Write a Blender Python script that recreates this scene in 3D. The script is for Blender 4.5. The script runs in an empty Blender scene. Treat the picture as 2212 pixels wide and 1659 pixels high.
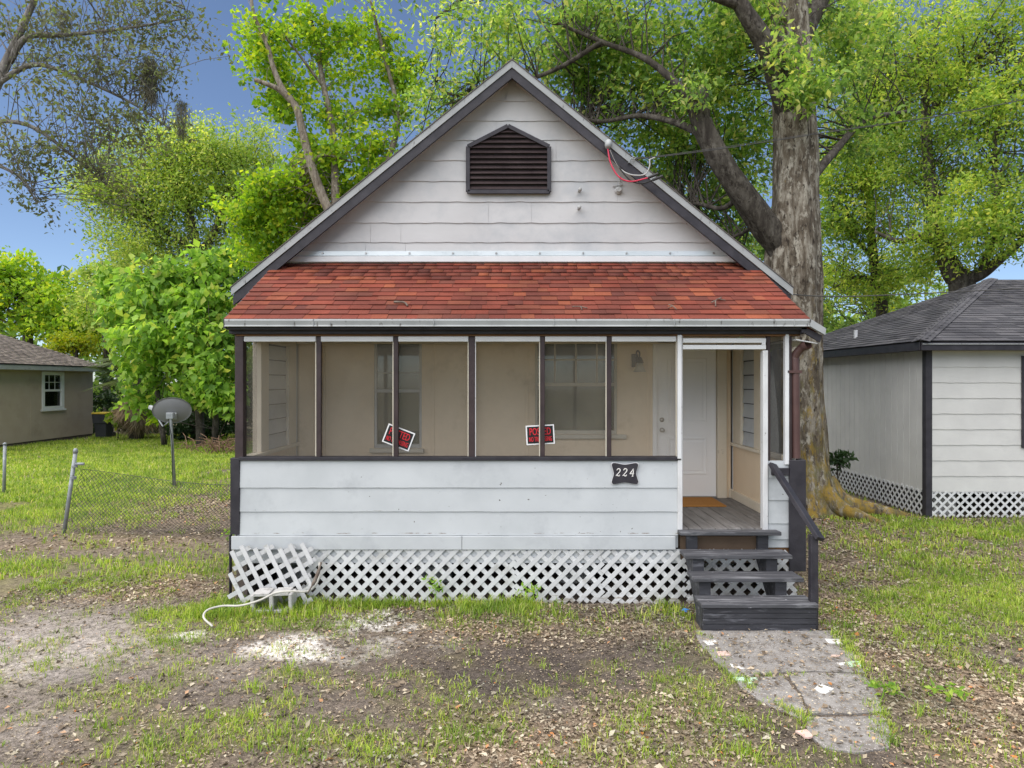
import bpy, math, random
import numpy as np
from mathutils import Vector, Matrix

R = math.radians
rng = np.random.default_rng(7)
random.seed(7)
scene = bpy.context.scene
COL = scene.collection

# ------------------------------------------------------------------ camera, sky, sun, exposure
CAM_H = 2.29
F = 1474.7            # focal length in units of a 2212 px wide picture
CX, HY = 1106.0, 825.0
cam_d = bpy.data.cameras.new("camera")
cam = bpy.data.objects.new("camera", cam_d)
COL.objects.link(cam)
cam.location = (0, 0, CAM_H)
cam.rotation_euler = (R(90), 0, 0)
cam_d.sensor_width = 36.0
cam_d.lens = 24.0
cam_d.shift_y = -0.002
cam_d.clip_start = 0.1
cam_d.clip_end = 2000
scene.camera = cam

SUN_EL, SUN_AZ = 64.0, 228.0       # azimuth clockwise from +Y (the viewing direction)
world = bpy.data.worlds.new("World")
scene.world = world
world.use_nodes = True
wn = world.node_tree
wn.nodes.clear()
sky = wn.nodes.new("ShaderNodeTexSky")
sky.sky_type = 'NISHITA'
sky.sun_disc = False
sky.sun_elevation = R(SUN_EL)
sky.sun_rotation = R(SUN_AZ)
sky.air_density = 0.65
sky.dust_density = 0.5
sky.ozone_density = 1.5
sky.altitude = 0
bg = wn.nodes.new("ShaderNodeBackground")
bg.inputs["Strength"].default_value = 0.098
wo = wn.nodes.new("ShaderNodeOutputWorld")
wn.links.new(sky.outputs[0], bg.inputs[0])
wn.links.new(bg.outputs[0], wo.inputs[0])

sun_d = bpy.data.lights.new("sun", 'SUN')
sun_d.energy = 4.0
sun_d.angle = R(112)
sun_d.color = (1.0, 0.955, 0.89)
sun = bpy.data.objects.new("sun", sun_d)
COL.objects.link(sun)
sv = Vector((math.sin(R(SUN_AZ)) * math.cos(R(SUN_EL)), math.cos(R(SUN_AZ)) * math.cos(R(SUN_EL)), math.sin(R(SUN_EL))))
sun.rotation_euler = (-sv).to_track_quat('-Z', 'Y').to_euler()
sun.location = (0, -5, 30)

scene.view_settings.view_transform = 'Standard'
scene.view_settings.look = 'None'
scene.view_settings.gamma = 1.0
scene.view_settings.use_curve_mapping = False
scene.view_settings.exposure = 0.82
scene.render.engine = 'CYCLES'
scene.cycles.max_bounces = 10
scene.cycles.diffuse_bounces = 6
scene.cycles.transparent_max_bounces = 24

# ------------------------------------------------------------------ measuring helpers
def at(u, v, D):
    return np.array([(u - CX) / F * D, D, CAM_H - (v - HY) / F * D])

def gnd(u, v):
    D = CAM_H * F / (v - HY)
    return np.array([(u - CX) / F * D, D, 0.0])

# value noise in numpy
def _hash(ix, iy, s):
    n = (ix.astype(np.int64) * 374761393 + iy.astype(np.int64) * 668265263 + s * 974634777) & 0x7fffffff
    n = ((n ^ (n >> 13)) * 1274126177) & 0x7fffffff
    return ((n ^ (n >> 16)) & 0xffff) / 65535.0

def vnoise(x, y, s=0):
    x0 = np.floor(x); y0 = np.floor(y)
    fx = x - x0; fy = y - y0
    fx = fx * fx * (3 - 2 * fx); fy = fy * fy * (3 - 2 * fy)
    a = _hash(x0, y0, s); b = _hash(x0 + 1, y0, s)
    c = _hash(x0, y0 + 1, s); d = _hash(x0 + 1, y0 + 1, s)
    return (a * (1 - fx) + b * fx) * (1 - fy) + (c * (1 - fx) + d * fx) * fy

def fbm(x, y, s=0, octv=4):
    t = 0; amp = .5; tot = 0
    for k in range(octv):
        t = t + amp * vnoise(x * 2 ** k, y * 2 ** k, s + k * 17)
        tot += amp; amp *= .55
    return t / tot

# ------------------------------------------------------------------ object helpers
WORLD = {}

def link(o, parent, wloc):
    COL.objects.link(o)
    if parent is not None:
        o.parent = parent
    WORLD[o.name] = Vector(wloc)
    return o

def tag(o, label=None, cat=None, group=None, kind=None):
    if label: o["label"] = label
    if cat: o["category"] = cat
    if group: o["group"] = group
    if kind: o["kind"] = kind
    return o

def empty(name, loc, label, cat, group=None):
    o = bpy.data.objects.new(name, None)
    o.empty_display_size = 0.1
    o.location = loc
    link(o, None, loc)
    return tag(o, label, cat, group)

def obj(name, verts, faces, mat, parent=None, smooth=False, origin=None):
    V = np.asarray(verts, dtype=np.float64)
    if origin is None:
        lo = V.min(0); hi = V.max(0)
        origin = Vector(((lo[0] + hi[0]) / 2, (lo[1] + hi[1]) / 2, lo[2]))
    origin = Vector(origin)
    me = bpy.data.meshes.new(name)
    me.from_pydata((V - np.array(origin)).tolist(), [], faces)
    if smooth:
        me.polygons.foreach_set("use_smooth", np.ones(len(me.polygons), dtype=bool))
    me.update()
    if mat: me.materials.append(mat)
    o = bpy.data.objects.new(name, me)
    o.location = origin - (WORLD[parent.name] if parent else Vector((0, 0, 0)))
    return link(o, parent, origin)

def fast(name, V, Fc, mat, parent=None, smooth=False, origin=None):
    """V (n,3) float, Fc (m,k) int, all faces the same size"""
    V = np.asarray(V, dtype=np.float32); Fc = np.asarray(Fc, dtype=np.int32)
    if origin is None:
        lo = V.min(0); hi = V.max(0)
        origin = Vector((float(lo[0] + hi[0]) / 2, float(lo[1] + hi[1]) / 2, float(lo[2])))
    origin = Vector(origin)
    V = V - np.array(origin, dtype=np.float32)
    me = bpy.data.meshes.new(name)
    m, k = Fc.shape
    me.vertices.add(len(V)); me.vertices.foreach_set("co", V.ravel())
    me.loops.add(m * k); me.loops.foreach_set("vertex_index", Fc.ravel())
    me.polygons.add(m)
    me.polygons.foreach_set("loop_start", np.arange(0, m * k, k, dtype=np.int32))
    me.polygons.foreach_set("loop_total", np.full(m, k, dtype=np.int32))
    if smooth:
        me.polygons.foreach_set("use_smooth", np.ones(m, dtype=bool))
    me.update(calc_edges=True)
    me.validate()
    if mat: me.materials.append(mat)
    o = bpy.data.objects.new(name, me)
    o.location = origin - (WORLD[parent.name] if parent else Vector((0, 0, 0)))
    return link(o, parent, origin)

def inst(name, me, M, parent):
    o = bpy.data.objects.new(name, me)
    pw = WORLD[parent.name] if parent else Vector((0, 0, 0))
    o.matrix_basis = Matrix.Translation(-pw) @ M
    return link(o, parent, M.translation)

class MB:
    """collects shapes for one mesh"""
    def __init__(s): s.v = []; s.f = []
    def add(s, verts, faces):
        b = len(s.v)
        s.v += [tuple(map(float, p)) for p in verts]
        s.f += [tuple(i + b for i in f) for f in faces]
        return s
    def box(s, x0, x1, y0, y1, z0, z1, b=0.004):
        c = Vector(((x0 + x1) / 2, (y0 + y1) / 2, (z0 + z1) / 2))
        return s.obox(c, Vector((1, 0, 0)), Vector((0, 1, 0)), Vector((0, 0, 1)), abs(x1 - x0), abs(y1 - y0), abs(z1 - z0), b)
    def obox(s, c, A, B, C, a, bb, cc, bev=0.004):
        c = Vector(c); A = Vector(A).normalized(); B = Vector(B).normalized(); C = Vector(C).normalized()
        h = (a / 2, bb / 2, cc / 2)
        bev = min(bev, min(h) * .45)
        vs = []; fs = []; idx = {}
        for sx in (-1, 1):
            for sy in (-1, 1):
                for sz in (-1, 1):
                    for ax in range(3):
                        p = [sx * (h[0] - bev), sy * (h[1] - bev), sz * (h[2] - bev)]
                        p[ax] = (sx, sy, sz)[ax] * h[ax]
                        idx[(sx, sy, sz, ax)] = len(vs)
                        vs.append(c + A * p[0] + B * p[1] + C * p[2])
        def q(l):
            n = (vs[l[1]] - vs[l[0]]).cross(vs[l[2]] - vs[l[0]])
            m = sum((vs[i] for i in l), Vector()) / len(l) - c
            fs.append(tuple(l) if n.dot(m) > 0 else tuple(reversed(l)))
        for ax in range(3):
            o1, o2 = [(1, 2), (0, 2), (0, 1)][ax]
            for sg in (-1, 1):
                l = []
                for (p, r) in ((-1, -1), (1, -1), (1, 1), (-1, 1)):
                    k = [0, 0, 0]; k[ax] = sg; k[o1] = p; k[o2] = r
                    l.append(idx[(k[0], k[1], k[2], ax)])
                q(l)
        for ax in range(3):                      # edges parallel to ax
            o1, o2 = [(1, 2), (0, 2), (0, 1)][ax]
            for p in (-1, 1):
                for r in (-1, 1):
                    def key(sg, face):
                        k = [0, 0, 0]; k[ax] = sg; k[o1] = p; k[o2] = r
                        return idx[(k[0], k[1], k[2], face)]
                    q([key(-1, o1), key(1, o1), key(1, o2), key(-1, o2)])
        for sx in (-1, 1):
            for sy in (-1, 1):
                for sz in (-1, 1):
                    q([idx[(sx, sy, sz, 0)], idx[(sx, sy, sz, 1)], idx[(sx, sy, sz, 2)]])
        return s.add(vs, fs)
    def bar(s, p0, p1, w, t, up=(0, 0, 1), bev=0.003):
        p0 = Vector(p0); p1 = Vector(p1); d = (p1 - p0)
        L = d.length; A = d.normalized(); B = A.cross(Vector(up)).normalized(); C = B.cross(A)
        return s.obox((p0 + p1) / 2, A, B, C, L, w, t, bev)
    def tube(s, pts, rad, n=8, cap=True, lobes=None):
        pts = [Vector(p) for p in pts]
        if not hasattr(rad, '__len__'): rad = [rad] * len(pts)
        t0 = (pts[1] - pts[0]).normalized()
        nrm = t0.orthogonal().normalized()
        b = len(s.v)
        for i, p in enumerate(pts):
            t = (pts[min(i + 1, len(pts) - 1)] - pts[max(i - 1, 0)]).normalized()
            nrm = (nrm - t * nrm.dot(t)).normalized()
            bi = t.cross(nrm)
            for k in range(n):
                a = 2 * math.pi * k / n
                r = rad[i] * (lobes(i, a) if lobes else 1)
                s.v.append(tuple(p + nrm * (math.cos(a) * r) + bi * (math.sin(a) * r)))
        for i in range(len(pts) - 1):
            for k in range(n):
                k2 = (k + 1) % n
                s.f.append((b + i * n + k, b + i * n + k2, b + (i + 1) * n + k2, b + (i + 1) * n + k))
        if cap:
            s.f.append(tuple(b + k for k in reversed(range(n))))
            s.f.append(tuple(b + (len(pts) - 1) * n + k for k in range(n)))
        return s
    def prism(s, poly, d):
        """poly: 3D points of one face, d: extrusion vector"""
        poly = [Vector(p) for p in poly]; d = Vector(d); n = len(poly)
        nr = Vector((0, 0, 0))
        for i in range(n):
            nr += poly[i].cross(poly[(i + 1) % n])
        if nr.dot(d) > 0: poly = poly[::-1]
        vs = poly + [p + d for p in poly]
        fs = [tuple(range(n)), tuple(reversed(range(n, 2 * n)))]
        for i in range(n):
            j = (i + 1) % n
            fs.append((i, i + n, j + n, j))
        return s.add(vs, fs)
    def build(s, name, mat, parent=None, smooth=False, origin=None):
        return obj(name, s.v, s.f, mat, parent, smooth, origin)

def part(name, mat, parent, x0, x1, y0, y1, z0, z1, b=0.004):
    return MB().box(x0, x1, y0, y1, z0, z1, b).build(name, mat, parent)

# ------------------------------------------------------------------ materials
MATS = {}

def nodes(name):
    m = bpy.data.materials.new(name); m.use_nodes = True
    nt = m.node_tree
    for n in list(nt.nodes): nt.nodes.remove(n)
    out = nt.nodes.new("ShaderNodeOutputMaterial")
    MATS[name] = m
    return m, nt, out

def N(nt, t, **kw):
    n = nt.nodes.new(t)
    for k, v in kw.items():
        if k in n.inputs: n.inputs[k].default_value = v
        else: setattr(n, k, v)
    return n

def noise(nt, vec, scale, detail=4, rough=.55):
    n = nt.nodes.new("ShaderNodeTexNoise")
    n.inputs["Scale"].default_value = scale
    n.inputs["Detail"].default_value = detail
    n.inputs["Roughness"].default_value = rough
    nt.links.new(vec, n.inputs["Vector"])
    return n.outputs["Fac"]

def ramp(nt, fac, stops):
    r = nt.nodes.new("ShaderNodeValToRGB")
    e = r.color_ramp.elements
    while len(e) < len(stops): e.new(.5)
    for i, (p, c) in enumerate(stops):
        e[i].position = p
        e[i].color = (*c, 1) if len(c) == 3 else c
    nt.links.new(fac, r.inputs[0])
    return r.outputs[0]

def mixc(nt, fac, a, b, mode='MIX'):
    m = nt.nodes.new("ShaderNodeMix"); m.data_type = 'RGBA'; m.blend_type = mode
    for sock, val in ((m.inputs[0], fac), (m.inputs[6], a), (m.inputs[7], b)):
        if hasattr(val, 'is_output'): nt.links.new(val, sock)
        elif isinstance(val, (int, float)): sock.default_value = val
        else: sock.default_value = (*val, 1)
    return m.outputs[2]

def posvec(nt, scale=(1, 1, 1)):
    g = nt.nodes.new("ShaderNodeNewGeometry")
    mp = nt.nodes.new("ShaderNodeMapping")
    mp.inputs["Scale"].default_value = scale
    nt.links.new(g.outputs["Position"], mp.inputs[0])
    return mp.outputs[0]

def surface(name, c1, c2, scale=3.0, rough=.7, stretch=(1, 1, 1), bump=.15, bscale=60, stain=None, stain_amt=(.62, .72), stain_scale=9,
            chips=None, chip_scale=40, chip_amt=(.70, .73), spec=.3, metal=0.0, pervar=0.0, stain_stretch=(1, 1, 1), bands=()):
    m, nt, out = nodes(name)
    p = posvec(nt, stretch)
    col = mixc(nt, ramp(nt, noise(nt, p, scale, 5), [(.3, (0, 0, 0)), (.7, (1, 1, 1))]), c1, c2)
    if stain:
        sp = posvec(nt, stain_stretch)
        col = mixc(nt, ramp(nt, noise(nt, sp, stain_scale, 6, .65), [(stain_amt[0], (0, 0, 0)), (stain_amt[1], (1, 1, 1))]), col, stain)
    if chips:
        col = mixc(nt, ramp(nt, noise(nt, p, chip_scale, 3, .6), [(chip_amt[0], (0, 0, 0)), (chip_amt[1], (1, 1, 1))]), col, chips)
    for (zc, zw, cc_, lo_, hi_) in bands:          # peeling or splashed strip at a height
        sx = nt.nodes.new("ShaderNodeSeparateXYZ"); nt.links.new(posvec(nt), sx.inputs[0])
        d_ = N(nt, "ShaderNodeMath", operation='SUBTRACT'); nt.links.new(sx.outputs[2], d_.inputs[0]); d_.inputs[1].default_value = zc
        ab = N(nt, "ShaderNodeMath", operation='ABSOLUTE'); nt.links.new(d_.outputs[0], ab.inputs[0])
        mr = N(nt, "ShaderNodeMapRange"); mr.inputs[1].default_value = 0; mr.inputs[2].default_value = zw; mr.inputs[3].default_value = 0; mr.inputs[4].default_value = -.35
        nt.links.new(ab.outputs[0], mr.inputs[0])
        ad = N(nt, "ShaderNodeMath", operation='ADD'); nt.links.new(mr.outputs[0], ad.inputs[0])
        nt.links.new(noise(nt, posvec(nt, (.55, 1, 3.2)), 11, 6, .7), ad.inputs[1])
        col = mixc(nt, ramp(nt, ad.outputs[0], [(lo_, (0, 0, 0)), (hi_, (1, 1, 1))]), col, cc_)
    if pervar:
        oi = nt.nodes.new("ShaderNodeObjectInfo")
        mr = N(nt, "ShaderNodeMapRange"); mr.inputs[3].default_value = 1 - pervar; mr.inputs[4].default_value = 1 + pervar
        nt.links.new(oi.outputs["Random"], mr.inputs[0])
        hv = nt.nodes.new("ShaderNodeHueSaturation")
        nt.links.new(mr.outputs[0], hv.inputs["Value"]); nt.links.new(col, hv.inputs["Color"])
        col = hv.outputs[0]
    b = nt.nodes.new("ShaderNodeBsdfPrincipled")
    b.inputs["Roughness"].default_value = rough
    b.inputs["Specular IOR Level"].default_value = spec
    b.inputs["Metallic"].default_value = metal
    nt.links.new(col, b.inputs["Base Color"])
    if bump:
        bp = nt.nodes.new("ShaderNodeBump"); bp.inputs["Strength"].default_value = bump; bp.inputs["Distance"].default_value = .01
        nt.links.new(noise(nt, p, bscale, 4), bp.inputs["Height"]); nt.links.new(bp.outputs[0], b.inputs["Normal"])
    nt.links.new(b.outputs[0], out.inputs[0])
    return m

def shingle_mat(name, stops, grain=.35):
    m, nt, out = nodes(name)
    oi = nt.nodes.new("ShaderNodeObjectInfo"); g = nt.nodes.new("ShaderNodeNewGeometry")
    ad = N(nt, "ShaderNodeMath", operation='ADD'); nt.links.new(oi.outputs["Random"], ad.inputs[0]); nt.links.new(g.outputs["Random Per Island"], ad.inputs[1])
    fr = N(nt, "ShaderNodeMath", operation='FRACT'); nt.links.new(ad.outputs[0], fr.inputs[0])
    col = ramp(nt, fr.outputs[0], stops)
    p = posvec(nt)
    gr = ramp(nt, noise(nt, p, 260, 2), [(.3, (1 - grain,) * 3), (.7, (1 + grain * .6,) * 3)])
    col = mixc(nt, 1.0, col, gr, 'MULTIPLY')
    st = ramp(nt, noise(nt, p, 1.6, 5, .6), [(.35, (.72, .70, .70)), (.62, (1.08, 1.06, 1.04))])
    col = mixc(nt, 1.0, col, st, 'MULTIPLY')
    b = N(nt, "ShaderNodeBsdfPrincipled", Roughness=.9); b.inputs["Specular IOR Level"].default_value = .2
    nt.links.new(col, b.inputs["Base Color"])
    bp = nt.nodes.new("ShaderNodeBump"); bp.inputs["Strength"].default_value = .4; bp.inputs["Distance"].default_value = .004
    nt.links.new(noise(nt, p, 200, 3), bp.inputs["Height"]); nt.links.new(bp.outputs[0], b.inputs["Normal"])
    nt.links.new(b.outputs[0], out.inputs[0])
    return m

def leaf_mat(name, stops, trans=.4, clump=.7, rough=.55, gain=1.0):
    stops = [(q, tuple(min(.60, x * gain) for x in c)) for q, c in stops]
    m, nt, out = nodes(name)
    g = nt.nodes.new("ShaderNodeNewGeometry")
    col = ramp(nt, g.outputs["Random Per Island"], stops)
    p = posvec(nt)
    cl = ramp(nt, noise(nt, p, clump, 3), [(.35, (.68, .74, .66)), (.65, (1.25, 1.18, 1.0))])
    col = mixc(nt, 1.0, col, cl, 'MULTIPLY')
    b = N(nt, "ShaderNodeBsdfPrincipled", Roughness=rough); b.inputs["Specular IOR Level"].default_value = .35
    t = nt.nodes.new("ShaderNodeBsdfTranslucent")
    nt.links.new(col, b.inputs["Base Color"])
    tc = mixc(nt, 1.0, col, (1.25, 1.25, .75), 'MULTIPLY')
    nt.links.new(tc, t.inputs[0])
    mx = nt.nodes.new("ShaderNodeMixShader"); mx.inputs[0].default_value = trans
    nt.links.new(b.outputs[0], mx.inputs[1]); nt.links.new(t.outputs[0], mx.inputs[2])
    nt.links.new(mx.outputs[0], out.inputs[0])
    return m

def glass_mat(name, tint=(.75, .8, .8), mix=.25):
    m, nt, out = nodes(name)
    tr = N(nt, "ShaderNodeBsdfTransparent"); tr.inputs[0].default_value = (*tint, 1)
    gl = N(nt, "ShaderNodeBsdfGlossy", Roughness=.04); gl.inputs[0].default_value = (.9, .9, .9, 1)
    lw = N(nt, "ShaderNodeLayerWeight", Blend=.2)
    mr = N(nt, "ShaderNodeMapRange"); mr.inputs[3].default_value = mix * .4; mr.inputs[4].default_value = 1
    nt.links.new(lw.outputs["Fresnel"], mr.inputs[0])
    mx = nt.nodes.new("ShaderNodeMixShader")
    nt.links.new(mr.outputs[0], mx.inputs[0]); nt.links.new(tr.outputs[0], mx.inputs[1]); nt.links.new(gl.outputs[0], mx.inputs[2])
    nt.links.new(mx.outputs[0], out.inputs[0])
    return m

def screen_mat(name, col, cover):
    m, nt, out = nodes(name)
    tr = N(nt, "ShaderNodeBsdfTransparent")
    d = N(nt, "ShaderNodeBsdfDiffuse"); d.inputs[0].default_value = (*col, 1)
    p = posvec(nt)
    mr = N(nt, "ShaderNodeMapRange"); mr.inputs[1].default_value = .35; mr.inputs[2].default_value = .65
    mr.inputs[3].default_value = cover - .06; mr.inputs[4].default_value = cover + .06
    nt.links.new(noise(nt, p, 1.7, 4), mr.inputs[0])
    mx = nt.nodes.new("ShaderNodeMixShader")
    nt.links.new(mr.outputs[0], mx.inputs[0]); nt.links.new(tr.outputs[0], mx.inputs[1]); nt.links.new(d.outputs[0], mx.inputs[2])
    nt.links.new(mx.outputs[0], out.inputs[0])
    return m

def bark_mat(name, c_dark, c_mid, c_light, moss=None, mossz=(0, 4), scale=1.0, dark_side=None):
    m, nt, out = nodes(name)
    p = posvec(nt, (3 * scale, 3 * scale, .7 * scale))
    col = ramp(nt, noise(nt, p, 3.0, 8, .68), [(.32, c_dark), (.5, c_mid), (.68, c_light)])
    q = posvec(nt, (1, 1, .5))
    col = mixc(nt, ramp(nt, noise(nt, q, 9, 6, .7), [(.52, (0, 0, 0)), (.62, (1, 1, 1))]), col, c_light)
    col = mixc(nt, ramp(nt, noise(nt, q, 17, 5, .7), [(.56, (0, 0, 0)), (.64, (1, 1, 1))]), col, c_dark)
    if moss:
        g = nt.nodes.new("ShaderNodeNewGeometry"); sx = nt.nodes.new("ShaderNodeSeparateXYZ")
        nt.links.new(g.outputs["Position"], sx.inputs[0])
        mr = N(nt, "ShaderNodeMapRange"); mr.inputs[1].default_value = mossz[1]; mr.inputs[2].default_value = mossz[0]
        mr.inputs[3].default_value = -.15; mr.inputs[4].default_value = .115
        nt.links.new(sx.outputs[2], mr.inputs[0])
        a = N(nt, "ShaderNodeMath", operation='ADD')
        nt.links.new(noise(nt, posvec(nt, (2.2, 2.2, .7)), 4.6, 9, .78), a.inputs[0]); nt.links.new(mr.outputs[0], a.inputs[1])
        moss = mixc(nt, ramp(nt, noise(nt, q, 5, 5, .6), [(.42, (0, 0, 0)), (.58, (1, 1, 1))]), moss, (.115, .105, .045))
        col = mixc(nt, ramp(nt, a.outputs[0], [(.5, (0, 0, 0)), (.60, (.9, .9, .9))]), col, moss)
    b = N(nt, "ShaderNodeBsdfPrincipled", Roughness=.9); b.inputs["Specular IOR Level"].default_value = .15
    nt.links.new(col, b.inputs["Base Color"])
    bp = nt.nodes.new("ShaderNodeBump"); bp.inputs["Strength"].default_value = .7; bp.inputs["Distance"].default_value = .03
    nt.links.new(noise(nt, p, 6, 8, .7), bp.inputs["Height"]); nt.links.new(bp.outputs[0], b.inputs["Normal"])
    nt.links.new(b.outputs[0], out.inputs[0])
    return m

WHITE = surface("white_siding_paint", (.43, .45, .46), (.495, .515, .525), 2.2, .55, bump=.05, stain=(.37, .385, .40), stain_amt=(.52, .76), stain_scale=2.6,
                chips=(.10, .09, .08), chip_scale=24, chip_amt=(.725, .735), pervar=.025,
                bands=((.715, .022, (.20, .16, .13), .53, .55), (.50, .16, (.36, .35, .33), .50, .66), (.95, .016, (.30, .28, .26), .58, .60), (1.19, .014, (.30, .28, .26), .60, .62)))
GABLE = surface("gable_siding_paint", (.445, .44, .44), (.515, .51, .51), 1.6, .6, stretch=(1, 1, 1.6), bump=.06, stain=(.36, .375, .39), stain_amt=(.48, .76),
                stain_scale=1.8, pervar=.02)
NWHITE = surface("neighbour_siding_paint", (.48, .475, .455), (.55, .545, .52), 2.0, .65, bump=.05, stain=(.45, .45, .43), stain_amt=(.6, .85), stain_scale=2.2, pervar=.02)
BLACK = surface("black_trim_paint", (.022, .020, .025), (.042, .039, .046), 7, .5, bump=.2, bscale=50, chips=(.22, .2, .19), chip_scale=70, chip_amt=(.77, .79), pervar=.1)
BROWN = surface("brown_black_paint", (.030, .020, .021), (.055, .038, .038), 6, .45, bump=.2, bscale=70)
RAWWOOD = surface("raw_stained_wood", (.20, .10, .04), (.09, .045, .02), 5, .8, stretch=(.4, 1, 3), bump=.2)
TRIMGREY = surface("grey_white_metal_trim", (.27, .282, .282), (.35, .362, .362), 3, .45, bump=.03, stain=(.07, .065, .06), stain_amt=(.60, .70), stain_scale=9, stain_stretch=(2.4, 1, .9))
TRIMWHITE = surface("white_trim_channel", (.58, .585, .59), (.66, .665, .67), 4, .45, bump=.03)
OLDWHITE = surface("chipped_white_trim", (.50, .50, .50), (.66, .66, .66), 8, .65, bump=.2, chips=(.16, .14, .12), chip_scale=45, chip_amt=(.68, .71), stretch=(1, 1, .4))
FLASH = surface("galvanised_flashing", (.52, .57, .58), (.68, .72, .73), 1.4, .35, bump=.05, metal=.35, stain=(.33, .36, .38), stain_amt=(.55, .75), stain_scale=3)
REDSH = shingle_mat("red_shingles", [(0, (.125, .040, .030)), (.2, (.170, .046, .031)), (.42, (.215, .052, .032)), (.58, (.150, .050, .035)), (.74, (.275, .080, .040)), (.84, (.19, .047, .031)), (1, (.155, .043, .031))], .45)
GREYSH = shingle_mat("charcoal_shingles", [(0, (.060, .060, .067)), (.4, (.088, .088, .096)), (.7, (.12, .118, .126)), (1, (.078, .078, .087))], .35)
TAUPESH = shingle_mat("taupe_shingles", [(0, (.17, .145, .125)), (.5, (.22, .19, .165)), (1, (.25, .215, .19))], .25)
DARKROOF = surface("main_roof_shingles", (.10, .09, .085), (.14, .125, .115), 6, .9, bump=.3)
BEIGE = surface("beige_porch_wall", (.70, .56, .395), (.77, .63, .455), 1.6, .65, bump=.04, stain=(.46, .36, .25), stain_amt=(.55, .85), stain_scale=2.2)
BEIGET = surface("cream_porch_trim", (.62, .55, .43), (.70, .63, .51), 3, .55, bump=.05, stain=(.30, .25, .18), stain_amt=(.66, .8), stain_scale=7)
DOORW = surface("white_door_paint", (.80, .79, .77), (.84, .83, .81), 2, .45, bump=.02)
CEIL = surface("porch_ceiling_paint", (.66, .60, .50), (.70, .64, .54), 2, .7, bump=.05)
FLOORW = surface("grey_floorboards", (.13, .12, .112), (.21, .20, .19), 5, .75, stretch=(5, .7, 1), bump=.25, bscale=30, stain=(.30, .29, .28), stain_amt=(.6, .75), stain_scale=6, pervar=.12)
STEPB = surface("worn_black_step_paint", (.026, .026, .030), (.050, .050, .057), 5, .6, stretch=(.6, 4, 4), bump=.35, bscale=26, stain=(.15, .15, .165), stain_amt=(.54, .66),
                stain_scale=5, stain_stretch=(.5, 5, 3), chips=(.38, .38, .39), chip_scale=14, chip_amt=(.735, .76), pervar=.1)
TREADB = surface("worn_tread_paint", (.048, .048, .053), (.082, .082, .089), 5, .65, stretch=(.6, 4, 4), bump=.4, bscale=26, stain=(.20, .20, .21), stain_amt=(.52, .64), stain_scale=5, stain_stretch=(.5, 6, 3), chips=(.42, .42, .43), chip_scale=16, chip_amt=(.70, .73), pervar=.12)
LATT = surface("white_lattice_vinyl", (.50, .505, .505), (.59, .595, .595), 4, .5, bump=.03, stain=(.34, .33, .30), stain_amt=(.55, .75), stain_scale=5, bands=((.0, .16, (.27, .235, .19), .40, .58),), pervar=.05)
LATTOLD = surface("grimy_lattice_vinyl", (.42, .42, .42), (.54, .54, .54), 6, .6, bump=.05, stain=(.28, .28, .26), stain_amt=(.55, .72), stain_scale=12)
CONC = surface("grey_concrete", (.215, .20, .185), (.305, .288, .268), 3.5, .95, bump=.8, bscale=38, stain=(.145, .125, .108), stain_amt=(.46, .70), stain_scale=9, chips=(.50, .48, .46), chip_scale=60, chip_amt=(.6, .68))
BLOCKM = surface("cinder_block_grey", (.40, .39, .375), (.52, .51, .49), 9, .9, bump=.6, bscale=90, stain=(.24, .23, .21), stain_amt=(.55, .7), stain_scale=10)
CRAWL = surface("crawlspace_masonry", (.10, .08, .07), (.15, .125, .11), 3, .9, bump=.3)
DARKWOOD = surface("old_floor_framing", (.09, .06, .04), (.13, .09, .06), 3, .9, bump=.2)
STUCCO = surface("taupe_stucco", (.36, .295, .235), (.40, .335, .27), 2, .9, bump=.35, bscale=70, stain=(.30, .245, .195), stain_amt=(.55, .8), stain_scale=1.4)
GALV = surface("galvanised_post", (.22, .24, .25), (.33, .35, .36), 9, .5, bump=.1, metal=.3, chips=(.12, .11, .10), chip_scale=18, chip_amt=(.66, .72))
WIREM = surface("dark_wire", (.05, .048, .045), (.09, .085, .08), 9, .6, bump=0)
DISHM = surface("grey_dish", (.17, .175, .18), (.20, .205, .21), 4, .5, bump=.03)
PLASTIC = surface("charcoal_bin_plastic", (.03, .033, .037), (.045, .048, .053), 4, .5, bump=.03)
YELLOW = surface("yellow_bin_lid", (.50, .36, .04), (.58, .43, .07), 5, .5, bump=.03)
MATM = surface("orange_coir_mat", (.36, .16, .035), (.45, .21, .05), 60, .95, bump=.8, bscale=180)
SIGNW = surface("sign_white", (.70, .70, .70), (.74, .74, .74), 5, .5, bump=0)
SIGNB = surface("sign_black", (.012, .012, .013), (.018, .018, .019), 5, .4, bump=0)
SIGNR = surface("sign_red", (.62, .02, .03), (.66, .03, .04), 5, .4, bump=0)
DIGIT = surface("plaque_digit_paint", (.62, .60, .57), (.72, .70, .67), 25, .5, bump=.1)
LAMPM = surface("bronze_lamp", (.03, .025, .022), (.045, .038, .033), 6, .4, bump=.05, metal=.3)
LAMPG = surface("frosted_lamp_glass", (.42, .39, .33), (.48, .45, .38), 6, .35, bump=0)
METALK = surface("brushed_metal", (.35, .34, .32), (.42, .41, .39), 6, .35, bump=0, metal=.8)
PIPEB = surface("downspout_brown", (.075, .040, .037), (.10, .055, .05), 5, .4, bump=.05)
BLIND = surface("grey_blind", (.34, .34, .33), (.40, .40, .39), 3, .6, bump=0)
ALU = surface("aluminium_window_frame", (.36, .36, .345), (.44, .44, .42), 4, .45, bump=.02, metal=.2)
WINW = surface("cream_window_frame", (.48, .44, .36), (.54, .50, .41), 4, .5, bump=.02)
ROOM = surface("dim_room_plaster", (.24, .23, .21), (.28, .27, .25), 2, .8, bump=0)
REDC = surface("red_cable", (.50, .03, .07), (.55, .05, .09), 5, .4, bump=0)
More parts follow.
